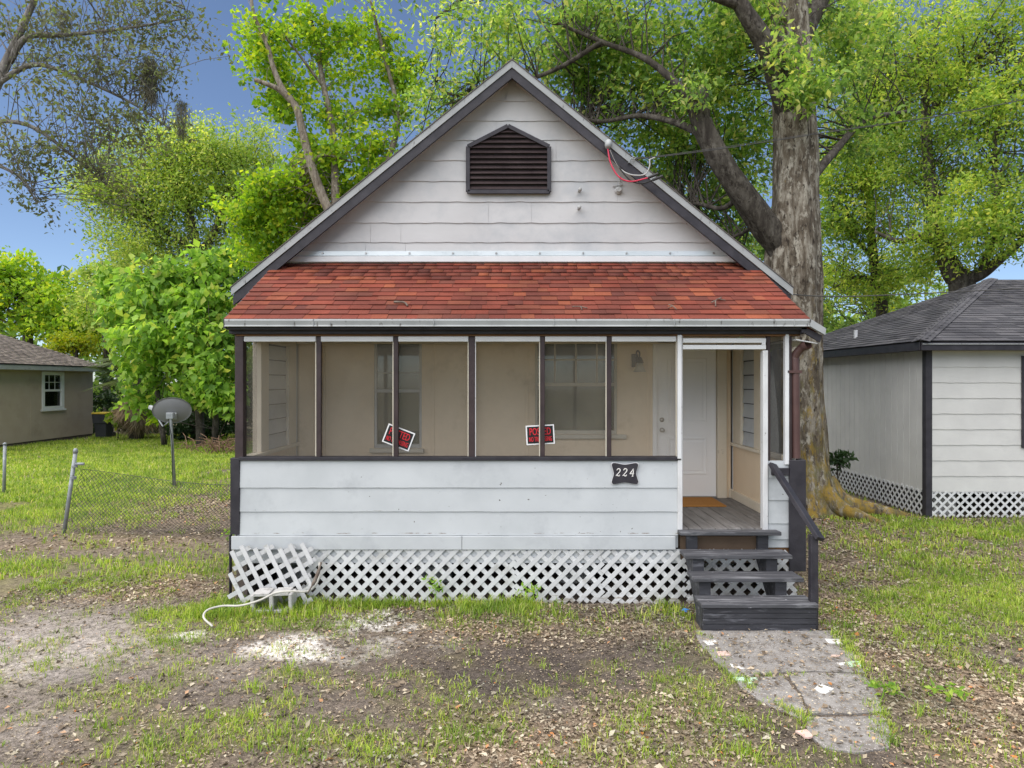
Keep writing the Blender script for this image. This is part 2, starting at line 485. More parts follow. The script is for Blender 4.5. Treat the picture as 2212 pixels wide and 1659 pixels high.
BLKC = surface("black_cable", (.02, .02, .02), (.035, .035, .035), 5, .5, bump=0)
GRYC = surface("grey_cable", (.34, .34, .33), (.42, .42, .41), 30, .5, bump=.1)
PIPEW = surface("white_conduit", (.42, .405, .36), (.52, .50, .45), 9, .5, bump=.05)
TWIGM = surface("twig_bark", (.09, .065, .05), (.20, .17, .14), 18, .9, bump=.2)
TILEW = surface("white_tile_fragment", (.70, .69, .66), (.78, .77, .74), 9, .3, bump=.02, chips=(.2, .17, .15), chip_scale=25, chip_amt=(.63, .67))
TILEP = surface("pink_tile_fragment", (.62, .44, .38), (.68, .50, .43), 9, .3, bump=.02, chips=(.3, .2, .17), chip_scale=25, chip_amt=(.64, .68))
TILEG = surface("mint_tile_fragment", (.46, .60, .47), (.52, .66, .53), 9, .3, bump=.02)
BLUEP = surface("blue_plastic_scrap", (.05, .22, .55), (.08, .28, .62), 9, .4, bump=.05)
GLASS = glass_mat("window_glass", (.72, .75, .72), .12)
SCREEN = screen_mat("porch_insect_screen", (.27, .24, .19), .24)
SCREEN2 = screen_mat("side_insect_screen", (.07, .07, .068), .62)
OAKBARK = bark_mat("oak_bark", (.036, .028, .021), (.115, .094, .070), (.31, .285, .235), moss=(.25, .165, .030), mossz=(-.5, 5.0))
SYCBARK = bark_mat("sycamore_bark", (.09, .07, .052), (.18, .15, .115), (.30, .265, .215))
DARKBARK = bark_mat("dark_bark", (.035, .03, .026), (.07, .06, .05), (.13, .115, .10))
GREYBARK = bark_mat("pale_bark", (.10, .09, .08), (.18, .165, .15), (.28, .26, .24))
MOSS = leaf_mat("hanging_moss", [(0, (.10, .10, .085)), (1, (.19, .185, .155))], .2, 2.0, .9)
L_OAK = leaf_mat("oak_leaves", [(0, (.070, .13, .040)), (.4, (.16, .27, .068)), (.75, (.28, .41, .095)), (.93, (.42, .54, .14)), (1, (.48, .54, .28))], .6, .55, gain=1.42)
L_OLIVE = leaf_mat("olive_green_leaves", [(0, (.13, .21, .045)), (.5, (.28, .40, .085)), (.85, (.42, .54, .125)), (1, (.56, .60, .19))], .56, .45, gain=1.25)
L_BRIGHT = leaf_mat("bright_sycamore_leaves", [(0, (.11, .22, .022)), (.45, (.23, .39, .030)), (.8, (.38, .52, .040)), (1, (.55, .60, .055))], .58, .7, gain=1.15)
L_MULB = leaf_mat("mulberry_leaves", [(0, (.10, .20, .035)), (.5, (.20, .35, .060)), (.85, (.31, .46, .085)), (1, (.42, .55, .12))], .58, .9, gain=1.38)
L_YEL = leaf_mat("yellow_green_leaves", [(0, (.10, .17, .035)), (.45, (.22, .34, .055)), (.8, (.37, .49, .085)), (1, (.54, .60, .13))], .6, .4, gain=1.38)
L_FAR = leaf_mat("far_leaves", [(0, (.10, .19, .05)), (.5, (.20, .33, .07)), (1, (.36, .47, .11))], .5, .25)
L_SIL = leaf_mat("overhang_leaves", [(0, (.11, .12, .075)), (.6, (.19, .205, .125)), (1, (.24, .33, .11))], .35, .8)
L_YELL = leaf_mat("yellow_shrub_leaves", [(0, (.12, .20, .012)), (.6, (.24, .29, .015)), (1, (.42, .38, .02))], .5, 1.0, gain=1.3)
L_DARK = leaf_mat("dark_shrub_leaves", [(0, (.018, .045, .014)), (1, (.045, .09, .03))], .3, 1.2)
FRONDG = leaf_mat("palmetto_green", [(0, (.06, .10, .03)), (1, (.13, .17, .05))], .3, 1.2)
FRONDD = leaf_mat("dead_frond", [(0, (.15, .11, .075)), (.6, (.26, .20, .14)), (1, (.36, .29, .21))], .25, 1.5, .8)
GRASS = leaf_mat("grass_blades", [(0, (.12, .20, .030)), (.4, (.235, .36, .048)), (.7, (.35, .47, .068)), (.88, (.45, .50, .13)), (1, (.54, .46, .29))], .48, 1.3, gain=1.15)
LITTER = leaf_mat("dead_leaf_litter", [(0, (.075, .058, .048)), (.25, (.165, .125, .098)), (.55, (.28, .222, .18)), (.8, (.41, .345, .285)), (.95, (.54, .49, .43)), (1, (.45, .17, .045))], .12, 1.1, .8)

# ------------------------------------------------------------------ ground
def blob(X, Y, u, v, ru, rv):
    c = gnd(u, v); D = c[1]
    rx = ru / F * D; ry = rv * D * D / (CAM_H * F)
    return np.exp(-(((X - c[0]) / rx) ** 2 + ((Y - c[1]) / ry) ** 2))

def fsum(X, Y, lst):
    t = np.zeros_like(X)
    for (u, v, ru, rv, a) in lst: t = t + a * blob(X, Y, u, v, ru, rv)
    return t

SAND = [(90, 1370, 200, 70, 1.0), (20, 1440, 170, 60, .6), (300, 1400, 140, 50, .55), (60, 1560, 130, 60, .55), (480, 1440, 140, 40, .4), (60, 1010, 130, 14, .9),
        (240, 948, 120, 6, .8), (1180, 1520, 60, 20, .2)]
WHITEP = [(620, 1388, 75, 22, 1.15), (560, 1400, 60, 16, .6), (830, 1342, 75, 26, 1.1), (760, 1325, 60, 16, .6), (410, 1370, 36, 12, .8), (690, 1420, 110, 22, .55), (900, 1385, 120, 30, .4)]
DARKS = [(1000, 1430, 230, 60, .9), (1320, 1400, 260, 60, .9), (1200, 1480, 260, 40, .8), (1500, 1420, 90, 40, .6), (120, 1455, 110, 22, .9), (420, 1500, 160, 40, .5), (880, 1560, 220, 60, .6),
         (1680, 1560, 120, 70, .8), (1950, 1560, 120, 40, .7), (1850, 1640, 200, 40, .8), (560, 1620, 120, 50, .5), (400, 1152, 240, 9, .8)]
LITT = [(1950, 1400, 130, 110, .9), (2120, 1560, 200, 120, 1.0), (1870, 1260, 90, 70, .9), (1830, 1150, 80, 30, 1.0), (1980, 1180, 140, 30, .5), (1280, 1570, 260, 60, .9), (1150, 1640, 260, 60, .9), (1250, 1370, 220, 30, .8),
        (1000, 1345, 200, 30, .7), (300, 1270, 220, 30, .9), (200, 1170, 230, 22, .8), (400, 1110, 160, 30, .9), (450, 1080, 90, 22, 1.0), (1450, 1350, 120, 36, .8), (650, 1650, 250, 40, .6), (1500, 1560, 130, 80, .6), (1900, 1350, 60, 90, .6), (60, 985, 120, 10, .6)]
GREEN = [(200, 980, 330, 40, 1.5), (100, 1060, 250, 50, 1.5), (420, 965, 160, 34, 1.4), (330, 1010, 180, 24, 1.1), (130, 1120, 160, 26, .9), (90, 1225, 180, 36, .95), (250, 1250, 110, 24, .5), (480, 1215, 70, 30, .7),
         (580, 1316, 150, 30, 1.25), (430, 1330, 110, 40, .8), (640, 1345, 130, 26, .9), (720, 1305, 110, 12, .9), (900, 1302, 110, 9, .8), (1090, 1312, 110, 16, .9), (1150, 1335, 60, 20, .6), (960, 1306, 300, 7, .6),
         (1440, 1318, 60, 14, .6), (240, 1500, 70, 26, .7), (330, 1440, 110, 30, .6), (420, 1390, 80, 20, .5), (640, 1455, 90, 22, .6), (700, 1500, 130, 26, .45), (500, 1560, 130, 40, .6), (330, 1610, 130, 40, .6), (680, 1600, 120, 46, .95),
         (820, 1620, 80, 36, .6), (960, 1500, 90, 24, .35), (1000, 1580, 90, 40, .55), (1300, 1640, 60, 40, .7), (1390, 1600, 70, 50, .75), (1500, 1490, 130, 44, .55), (1560, 1420, 60, 28, .7), (1580, 1560, 100, 60, .5), (1680, 1640, 60, 30, .5),
         (1480, 1345, 60, 24, .5), (2060, 1215, 180, 60, 1.15), (2170, 1300, 120, 70, 1.15), (1990, 1300, 130, 40, .7), (2060, 1370, 100, 40, .7), (1900, 1300, 60, 40, .5), (2150, 1150, 120, 18, 1.2), (1960, 1125, 120, 14, .8), (2170, 1470, 60, 50, .6),
         (1960, 1470, 80, 30, .4), (1900, 1520, 60, 20, .5), (2080, 1620, 100, 40, .5), (1830, 1390, 50, 20, .35), (1810, 1330, 40, 40, .4)]

FIELD = {}
def fields(X, Y):
    n1 = fbm(X * 1.1, Y * 1.1, 3); n2 = fbm(X * 4.5, Y * 4.5, 11); n3 = fbm(X * .35, Y * .35, 23)
    lawn = 1 / (1 + np.exp(-(Y - 13.5) * 1.2))
    far = 1 / (1 + np.exp(-(Y - 30) * .5))
    outside = np.clip((np.abs(X) - 3.0 - .55 * np.abs(Y)) * .4, 0, 1) + 1 / (1 + np.exp((Y - 3.2) * 2.5))
    g = fsum(X, Y, GREEN) + lawn * (X < 0) * .25 + outside * .55
    g = g * np.clip(-.25 + 2.2 * n1, .1, 1.5) + (n2 - .52) * 1.25 + .20
    g = np.where((X > -2.9) & (X < 3.0) & (Y > 7.2) & (Y < 17), 0, g)
    return dict(sand=fsum(X, Y, SAND) * (.5 + n1), white=fsum(X, Y, WHITEP) * np.clip((n2 - .27) * 4.5, 0, 1.5), dark=fsum(X, Y, DARKS) * (.4 + 1.2 * n1),
                litt=fsum(X, Y, LITT) * (.5 + n1) + .15 * n1, green=np.clip(g, 0, 1.6), n1=n1, n2=n2, n3=n3, far=far)

def axis(segs):
    a = []
    for (p, q, st) in segs:
        k = max(2, int(round((q - p) / st))); a += list(np.linspace(p, q, k, endpoint=False))
    a.append(segs[-1][1])
    return np.array(a)

gx = axis([(-420, -60, 30), (-60, -24, 3), (-24, -8, .35), (-8, -5, .1), (-5, 5, .04), (5, 9, .08), (9, 24, .5), (24, 60, 3), (60, 420, 30)])
gy = axis([(-200, -20, 15), (-20, 0, 1.2), (0, 3.6, .25), (3.6, 8.2, .04), (8.2, 13, .09), (13, 32, .3), (32, 70, 2.5), (70, 800, 50)])
GX, GY = np.meshgrid(gx, gy)
fl = fields(GX, GY)
def gheight(X, Y):
    f = np.exp(-((np.maximum(np.abs(X) - 9, 0)) / 4) ** 2)
    h = (fbm(X * .9, Y * .9, 41) - .5) * .07 + (fbm(X * 4, Y * 4, 43, 3) - .5) * .022 + (fbm(X * 13, Y * 13, 47, 2) - .5) * .010
    flat = np.exp(-(((X - 2.3) / .85) ** 4 + ((Y - 5.4) / 1.4) ** 4))
    return h * f * (1 - .62 * flat) - .012
GZ = gheight(GX, GY)
nx, ny = len(gx), len(gy)
ii = np.arange(ny * nx).reshape(ny, nx)
gf = np.stack([ii[:-1, :-1].ravel(), ii[:-1, 1:].ravel(), ii[1:, 1:].ravel(), ii[1:, :-1].ravel()], 1)
gcol = np.zeros((ny, nx, 3))
base = np.array([.145, .126, .112]); gcol[:] = base
def lay(c, w):
    global gcol
    w = np.clip(w, 0, 1)[..., None]
    gcol = gcol * (1 - w) + np.array(c) * w
lay((.26, .205, .155), fl['litt'] * .8)
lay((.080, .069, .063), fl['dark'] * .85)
lay((.33, .31, .30), fl['sand'] * .95)
lay((.17, .18, .055), np.clip(fl['green'] - .15, 0, 1) * .7)
lay((.66, .66, .66), np.clip(fl['white'] - .18, 0, 1) * 1.3)
lay((.20, .15, .11), ((fl['n2'] - .5) * 1.1) * (1 - np.clip(fl['green'], 0, 1)))

m, nt, out = nodes("yard_soil")
va = nt.nodes.new("ShaderNodeVertexColor"); va.layer_name = "soil"
p = posvec(nt)
f1 = ramp(nt, noise(nt, p, 16, 6, .7), [(.32, (.52, .51, .49)), (.66, (1.5, 1.45, 1.38))])
f2 = ramp(nt, noise(nt, p, 85, 4, .7), [(.3, (.5, .48, .46)), (.7, (1.5, 1.47, 1.42))])
c = mixc(nt, 1.0, mixc(nt, 1.0, va.outputs[0], f1, 'MULTIPLY'), f2, 'MULTIPLY')
c = mixc(nt, ramp(nt, noise(nt, p, 48, 3, .7), [(.66, (0, 0, 0)), (.70, (.55, .55, .55))]), c, (.42, .36, .29))
b = N(nt, "ShaderNodeBsdfPrincipled", Roughness=.95); b.inputs["Specular IOR Level"].default_value = .12
nt.links.new(c, b.inputs["Base Color"])
bp = nt.nodes.new("ShaderNodeBump"); bp.inputs["Strength"].default_value = .8; bp.inputs["Distance"].default_value = .02
nt.links.new(noise(nt, p, 45, 6, .7), bp.inputs["Height"]); nt.links.new(bp.outputs[0], b.inputs["Normal"])
nt.links.new(b.outputs[0], out.inputs[0])
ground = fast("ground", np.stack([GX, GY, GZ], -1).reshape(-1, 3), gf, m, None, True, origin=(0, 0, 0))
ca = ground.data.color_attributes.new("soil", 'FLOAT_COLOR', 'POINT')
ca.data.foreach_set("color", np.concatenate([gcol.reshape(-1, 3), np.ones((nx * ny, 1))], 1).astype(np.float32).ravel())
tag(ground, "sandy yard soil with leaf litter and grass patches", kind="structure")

# scattering by rejection on the fields
def scatter(n, x0, x1, y0, y1, dens):
    X = rng.uniform(x0, x1, n); Y = rng.uniform(y0, y1, n)
    k = rng.uniform(0, 1, n) < dens(X, Y)
    return X[k], Y[k]

def in_path(X, Y):
    l_ = np.interp(Y, [4.29, 4.72, 5.0, 5.32, 6.29], [1.95, 2.0, 1.85, 1.74, 1.70]); r_ = np.interp(Y, [4.29, 4.72, 5.32, 6.29], [2.38, 2.54, 2.74, 2.96])
    return (X > l_) & (X < r_) & (Y > 4.29) & (Y < 6.3)

def under_house(X, Y):
    return ((X > -2.98) & (X < 3.02) & (Y > 7.06) & (Y < 17)) | ((X > 7.0) & (Y > 11.5) & (Y < 19)) | ((X < -17.6) & (Y > 18) & (Y < 29)) | ((X > 1.72) & (X < 2.83) & (Y > 6.26) & (Y < 6.6))

def blades(X, Y, per, hmin, hmax, w, spread):
    n = len(X)
    X = np.repeat(X, per) + rng.normal(0, spread, n * per); Y = np.repeat(Y, per) + rng.normal(0, spread, n * per)
    k = ~under_house(X, Y); X = X[k]; Y = Y[k]; n = len(X)
    Z = gheight(X, Y) - .006
    h = rng.uniform(hmin, hmax, n); a = rng.uniform(0, 2 * np.pi, n)
    lean = rng.uniform(.15, 1.0, n) * h
    dx = np.cos(a) * lean; dy = np.sin(a) * lean
    px = -np.sin(a) * w * rng.uniform(.6, 1.3, n); py = np.cos(a) * w * rng.uniform(.6, 1.3, n)
    P = np.stack([X, Y, Z], 1)
    side = np.stack([px, py, np.zeros(n)], 1)
    mid = P + np.stack([dx * .38, dy * .38, h * .62], 1)
    tip = P + np.stack([dx, dy, h * rng.uniform(.75, 1.0, n)], 1)
    V = np.stack([P - side, P + side, mid + side * .8, mid - side * .8, tip], 1).reshape(-1, 3)
    i = np.arange(n)[:, None] * 5
    T = np.concatenate([i + [0, 1, 2], i + [0, 2, 3], i + [3, 2, 4]], 0)
    return V, T

def gd(X, Y): return np.where(in_path(X, Y), .0, fields(X, Y)['green'])

vs = []; ts = []; off = 0
def addb(V, T):
    global off
    vs.append(V); ts.append(T + off); off += len(V)
X, Y = scatter(44000, -5.5, 6.0, 3.6, 8.0, lambda a, b: np.clip(gd(a, b) - .06, 0, 1) ** 1.4)
addb(*blades(X, Y, 6, .018, .066, .0030, .030))
X, Y = scatter(1500, -5.5, 6.0, 3.6, 8.0, lambda a, b: np.clip(gd(a, b) - .3, 0, 1) * .9)
addb(*blades(X, Y, 14, .05, .13, .0036, .025))
X, Y = scatter(5200, -3.1, 1.7, 6.6, 7.12, lambda a, b: np.clip(gd(a, b) - .22, 0, 1) ** 1.3 * .75)
addb(*blades(X, Y, 4, .04, .14, .0042, .03))
X, Y = scatter(30000, -9, 10, 8.0, 13.5, lambda a, b: np.clip(gd(a, b) - .12, 0, 1) ** 1.3 * .8)
addb(*blades(X, Y, 5, .04, .11, .0055, .05))
X, Y = scatter(52000, -24, -2.9, 13.0, 30, lambda a, b: np.clip(gd(a, b) - .1, 0, 1) * .9)
addb(*blades(X, Y, 5, .05, .13, .010, .10))
X, Y = scatter(9000, 3.1, 9.0, 10, 22, lambda a, b: np.clip(gd(a, b) + .05, 0, 1) * .7)
addb(*blades(X, Y, 5, .04, .11, .008, .07))
X, Y = scatter(9000, -16, 16, -6, 3.6, lambda a, b: np.clip(gd(a, b), 0, 1) * .7)
addb(*blades(X, Y, 5, .04, .10, .006, .06))
Y = rng.uniform(4.3, 6.26, 360); sd_ = rng.uniform(0, 1, 360) < .5
X = np.where(sd_, np.interp(Y, [4.29, 4.72, 5.0, 5.32, 6.29], [1.95, 2.0, 1.85, 1.74, 1.70]) - .01, np.interp(Y, [4.29, 4.72, 5.32, 6.29], [2.38, 2.54, 2.74, 2.96]) + .01) + rng.normal(0, .035, 360)
k = fbm(X * 3, Y * 3, 61) > .45
addb(*blades(X[k], Y[k], 9, .02, .075, .0030, .022))
X = rng.uniform(1.8, 2.7, 26); addb(*blades(X, 5.345 + rng.normal(0, .012, 26), 7, .015, .05, .0028, .012))
gr = fast("grass", np.concatenate(vs), np.concatenate(ts), GRASS)
tag(gr, "green grass growing in patches over the yard", "grass", kind="stuff")

# ------------------------------------------------------------------ leaves
def kites(P, L, W, d, nrm, fold=.18):
    """P base points, d direction, nrm leaf normals; each leaf two triangles folded along its midrib"""
    s = np.cross(d, nrm); s /= np.linalg.norm(s, axis=1)[:, None] + 1e-9
    up = np.cross(s, d)
    L = np.asarray(L)[:, None]; W = np.asarray(W)[:, None]
    tip = P + d * L
    m = P + d * L * .42
    a = m + s * W * .5 + up * W * fold; b = m - s * W * .5 + up * W * fold
    V = np.stack([P, a, tip, b], 1).reshape(-1, 3)
    i = np.arange(len(P))[:, None] * 4
    T = np.concatenate([i + [0, 1, 2], i + [0, 2, 3]], 0)
    return V, T

def rdir(n, zb=0.0, sx=1.0):
    v = rng.normal(0, 1, (n, 3)); v[:, 2] += zb
    return v / np.linalg.norm(v, axis=1)[:, None]

X, Y = scatter(120000, -5.5, 6.2, 3.6, 8.0, lambda a, b: np.where(in_path(a, b), .12, np.clip(fields(a, b)['litt'] * .8 + .20 - .25 * fields(a, b)['sand'] - .2 * fields(a, b)['dark'], .07, 1)))
lx = [X]; ly = [Y]; ls = [rng.uniform(.014, .046, len(X)) * (1 + .6 * (rng.uniform(0, 1, len(X)) > .93))]
X, Y = scatter(60000, -10, 9, 8.0, 15, lambda a, b: np.clip(fields(a, b)['litt'] * .8 + .06, 0, 1))
lx.append(X); ly.append(Y); ls.append(rng.uniform(.025, .07, len(X)))
X, Y = scatter(8000, -19, -14, 16, 30, lambda a, b: np.clip(fields(a, b)['litt'] * .7 + .02, 0, 1))
lx.append(X); ly.append(Y); ls.append(rng.uniform(.04, .10, len(X)))
X, Y = scatter(4000, -2.8, 1.7, 6.5, 7.1, lambda a, b: .6 + 0 * a)
lx.append(X); ly.append(Y); ls.append(rng.uniform(.018, .05, len(X)))
X, Y = scatter(150000, -5.5, 6.2, 3.6, 8.0, lambda a, b: np.where(in_path(a, b), .35, np.clip(.55 - .3 * fields(a, b)['sand'], .2, 1)))
lx.append(X); ly.append(Y); ls.append(rng.uniform(.006, .018, len(X)))
X, Y = scatter(26000, 3.0, 9.0, 8.0, 12.5, lambda a, b: .45 + 0 * a)
lx.append(X); ly.append(Y); ls.append(rng.uniform(.02, .06, len(X)))
X = np.concatenate(lx); Y = np.concatenate(ly); S = np.concatenate(ls)
k = ~under_house(X, Y); X = X[k]; Y = Y[k]; S = S[k]
n = len(X)
d = rdir(n); d[:, 2] = rng.normal(.06, .16, n); d /= np.linalg.norm(d, axis=1)[:, None]
nr = rng.normal(0, .35, (n, 3)); nr[:, 2] += 1
P = np.stack([X, Y, gheight(X, Y) + rng.uniform(.003, .012, n) + np.where(in_path(X, Y), .02, 0)], 1)
V, T = kites(P, S, S * rng.uniform(.4, .75, n), d, nr, .22)
lt = fast("leaf_litter", V, T, LITTER)
tag(lt, "brown dead leaves scattered over the soil", "leaves", kind="stuff")

# ------------------------------------------------------------------ shared builders for the buildings
UNIT = {}
def unit_box(name, mat, bev=.06):
    """shared 1 x 1 x 1 piece (x along, y up the face, z out), chamfered"""
    k = (name, mat.name)
    if k not in UNIT:
        me = bpy.data.meshes.new(name)
        vs_ = [(x, y, z) for z in (0, 1) for y in (0, 1) for x in (0, 1)]
        me.from_pydata(vs_, [], [(0, 2, 3, 1), (4, 5, 7, 6), (0, 1, 5, 4), (2, 6, 7, 3), (0, 4, 6, 2), (1, 3, 7, 5)])
        me.materials.append(mat); me.update()
        UNIT[k] = me
    return UNIT[k]

def frame_matrix(o, A, B, C, a, b, c):
    A = Vector(A) * a; B = Vector(B) * b; C = Vector(C) * c; o = Vector(o)
    return Matrix(((A.x, B.x, C.x, o.x), (A.y, B.y, C.y, o.y), (A.z, B.z, C.z, o.z), (0, 0, 0, 1)))

BOXV = np.array([(x, y, z) for z in (0, 1) for y in (0, 1) for x in (0, 1)], dtype=float)
BOXF = np.array([(0, 2, 3, 1), (4, 5, 7, 6), (0, 1, 5, 4), (2, 6, 7, 3), (0, 4, 6, 2), (1, 3, 7, 5)])

def shingles(parent, mat, O, A, B, rows, expo, span, wmin, wmax, nparts, score=None, lift=.010, name="shingle"):
    """O eave corner, A along the eave, B up the slope; span(t) gives the run of a row at height t along B"""
    A = Vector(A).normalized(); B = Vector(B).normalized(); Nn = A.cross(B).normalized()
    if Nn.z < 0: Nn = -Nn
    O = Vector(O); pcs = []
    r = random.Random(int(abs(O.x * 100) + abs(O.y * 10)) + rows)
    for k in range(rows):
        a0, a1 = span(k * expo)
        if a1 - a0 < .05: continue
        x = a0
        while x < a1 - .02:
            w = r.uniform(wmin, wmax)
            if a1 - (x + w) < wmin * .6: w = a1 - x
            th = r.uniform(.003, .008)
            tilt = lift / expo
            up = (B - Nn * tilt).normalized(); nn = (Nn + B * tilt).normalized()
            o = O + A * (x + r.uniform(0, .002)) + B * (k * expo + r.uniform(-.004, .004)) + Nn * (lift * .9)
            pcs.append(frame_matrix(o, A, up, nn, w - .003, expo * 1.12, th))
            x += w
    if score: pcs.sort(key=lambda M: score(M.translation))
    me = unit_box(name, mat)
    for M in pcs[:nparts]:
        inst(name, me, M, parent)
    rest = pcs[nparts:]
    if rest:
        Ms = np.array([[list(q) for q in M] for M in rest])
        Vv = np.einsum('nij,kj->nki', Ms[:, :3, :3], BOXV) + Ms[:, None, :3, 3]
        Ff = (BOXF[None] + (np.arange(len(rest)) * 8)[:, None, None]).reshape(-1, 4)
        s_ = fast(name + "s_far", Vv.reshape(-1, 3), Ff, mat, parent)
        s_.name = "shingle_field"; WORLD[s_.name] = WORLD.get(s_.name, Vector((0, 0, 0)))
        s_["kind"] = "stuff"
    return len(pcs)

def lattice(parent, O, A, B, W, H, mat, pitch=.146, sw=.038, th=.007, phase=0.0, ragged=0.0):
    """diagonal slats in two layers, each slat its own piece, clipped to the W x H rectangle"""
    A = Vector(A).normalized(); B = Vector(B).normalized(); Nn = A.cross(B); O = Vector(O)
    me = unit_box("slat", mat); cnt = 0
    r = random.Random(5)
    for sg in (1, -1):
        x = -H - pitch + phase if sg == 1 else phase
        end = W if sg == 1 else W + H + pitch
        while x < end:
            # centre line (x + sg*t, t), t in [0, H]
            t0, t1 = 0.0, H
            if sg == 1: t0 = max(t0, -x); t1 = min(t1, W - x)
            else: t0 = max(t0, x - W); t1 = min(t1, x)
            if t1 - t0 > .03:
                t0 -= r.uniform(0, ragged); t1 += r.uniform(0, ragged)
                p0 = O + A * (x + sg * t0) + B * t0; d = (A * sg + B).normalized()
                L = (t1 - t0) * math.sqrt(2); s_ = Nn.cross(d).normalized()
                dz = Nn * (th * (1.02 if sg == 1 else 0))
                inst("slat", me, frame_matrix(p0 - s_ * (sw / 2) + dz, d, s_, Nn, L, sw, th), parent); cnt += 1
            x += pitch
    return cnt

def text_mesh(body, size, depth, shear=0.0, space=1.0):
    cu = bpy.data.curves.new("lettering", 'FONT')
    cu.body = body; cu.size = size; cu.extrude = depth; cu.shear = shear; cu.space_character = space
    cu.align_x = 'CENTER'; cu.align_y = 'CENTER'; cu.resolution_u = 3
    o = bpy.data.objects.new("lettering", cu); COL.objects.link(o)
    bpy.context.view_layer.update()
    dg = bpy.context.evaluated_depsgraph_get()
    me = bpy.data.meshes.new_from_object(o.evaluated_get(dg))
    bpy.data.objects.remove(o)
    return me

# ================================================================== THE COTTAGE
YF, YB, YG = 7.12, 9.0, 8.5          # porch front, porch back wall, gable wall
FZ = .765                            # porch floor
XL, XR = -2.93, 3.0
house = empty("cottage", (0, 9.0, 0), "white cottage with red shingled porch roof, black trim and louvred gable vent", "house")

def X7(u): return (u - CX) / F * YF
def Z7(v): return CAM_H - (v - HY) / F * YF
def X9(u): return (u - CX) / F * YB
def Z9(v): return CAM_H - (v - HY) / F * YB

# --- crawlspace and body
part("side_wall", WHITE, house, XL, XL + .12, YB, 16.5, .5, 3.55)
part("side_wall", WHITE, house, XR - .12, XR, YB, 16.5, .5, 3.55)
part("rear_wall", WHITE, house, XL, XR, 16.5, 16.62, .5, 3.55)
for x in (XL + .02, XR - .14):
    part("foundation_wall", CRAWL, house, x, x + .12, 7.2, 16.5, -.05, .52)
part("foundation_wall", CRAWL, house, XL + .15, XR - .15, 9.3, 9.45, -.05, .52)
for i, x in enumerate((-2.5, -.9, .75, 2.35)):
    for k in range(2):
        b_ = part("pier_block", BLOCKM, house, x - .2, x + .2, 7.82, 8.02, -.02 + k * .2, .17 + k * .2, .01)
part("floor_framing", DARKWOOD, house, XL + .03, XR - .03, 7.18, 16.4, FZ - .22, FZ - .04)

# --- porch front wall: boards, skirt, corner boards
def siding_row(name, mat, parent, x0, x1, z0, z1, yf, t=.012, ncol=1, wav=0.0, seed=0, x0t=None, x1t=None):
    """one lapped board: the bottom edge stands proud, an optional wavy lower edge"""
    x0t = x0 if x0t is None else x0t; x1t = x1 if x1t is None else x1t
    vs_ = []; fs_ = []
    r = random.Random(seed); ph = [r.uniform(0, 6.28) for _ in range(3)]
    for i in range(ncol + 1):
        f = i / ncol; xb = x0 + (x1 - x0) * f; xt = x0t + (x1t - x0t) * f
        w = wav * (math.sin(xb * 17 + ph[0]) + .6 * math.sin(xb * 31 + ph[1]) + .7 * math.sin(xb * 7 + ph[2])) if wav else 0
        vs_ += [(xt, yf - .001, z1), (xb, yf - t, z0 + w), (xb, yf + .004, z0 + w)]
    for i in range(ncol):
        a = i * 3
        fs_ += [(a, a + 1, a + 4, a + 3), (a + 1, a + 2, a + 5, a + 4)]
    fs_ += [(0, 2, 1), (ncol * 3, ncol * 3 + 1, ncol * 3 + 2)]
    return obj(name, vs_, fs_, mat, parent)

pw = part("porch_half_wall", WHITE, house, XL + .06, X7(1465), YF + .004, YF + .075, .56, Z7(992) - .012)
zz = [Z7(1156), Z7(1104.5), Z7(1053), Z7(992)]
for i in range(3):
    siding_row("siding_board", WHITE, pw, X7(519), X7(1464), zz[i], zz[i + 1] + .004, YF, .014, 24, .0012, i)
part("skirt_board", WHITE, house, X7(502), X7(998), YF - .034, YF - .008, Z7(1186), Z7(1157))
part("skirt_board", WHITE, house, X7(998) + .004, X7(1458), YF - .034, YF - .008, Z7(1186), Z7(1157))
part("rim_board", WHITE, house, X7(505), X7(1470), YF + .006, YF + .03, Z7(1217), Z7(1187))
part("corner_board", BLACK, house, X7(499), X7(519), YF - .022, YF + .06, Z7(1154), Z7(989))
part("porch_sill", BLACK, house, X7(518), X7(1470), YF - .03, YF + .10, Z7(992) - .012, Z7(986.5))
# small wall right of the steps
rw = part("porch_half_wall", WHITE, house, X7(1657), XR - .07, YF + .004, YF + .075, .56, Z7(996))
zr = [Z7(1164), Z7(1130), Z7(1080), Z7(1032), Z7(996)]
for i in range(4):
    siding_row("siding_board", WHITE, rw, X7(1659), X7(1706), zr[i], zr[i + 1] + .003, YF, .014, 4, .001, 20 + i)
part("rim_board", DARKWOOD, house, X7(1470), X7(1676), YF + .012, YF + .04, Z7(1217), Z7(1160))
part("rim_board", RAWWOOD, house, X7(1676.5), XR - .06, YF + .012, YF + .04, Z7(1217), Z7(1160))
part("corner_board", BLACK, house, X7(1702), X7(1737), YF - .05, YF - .016, Z7(1232), Z7(993))
part("corner_board", BLACK, house, X7(1728), X7(1738) + .01, YF - .013, YF + .25, Z7(1228), Z7(993))

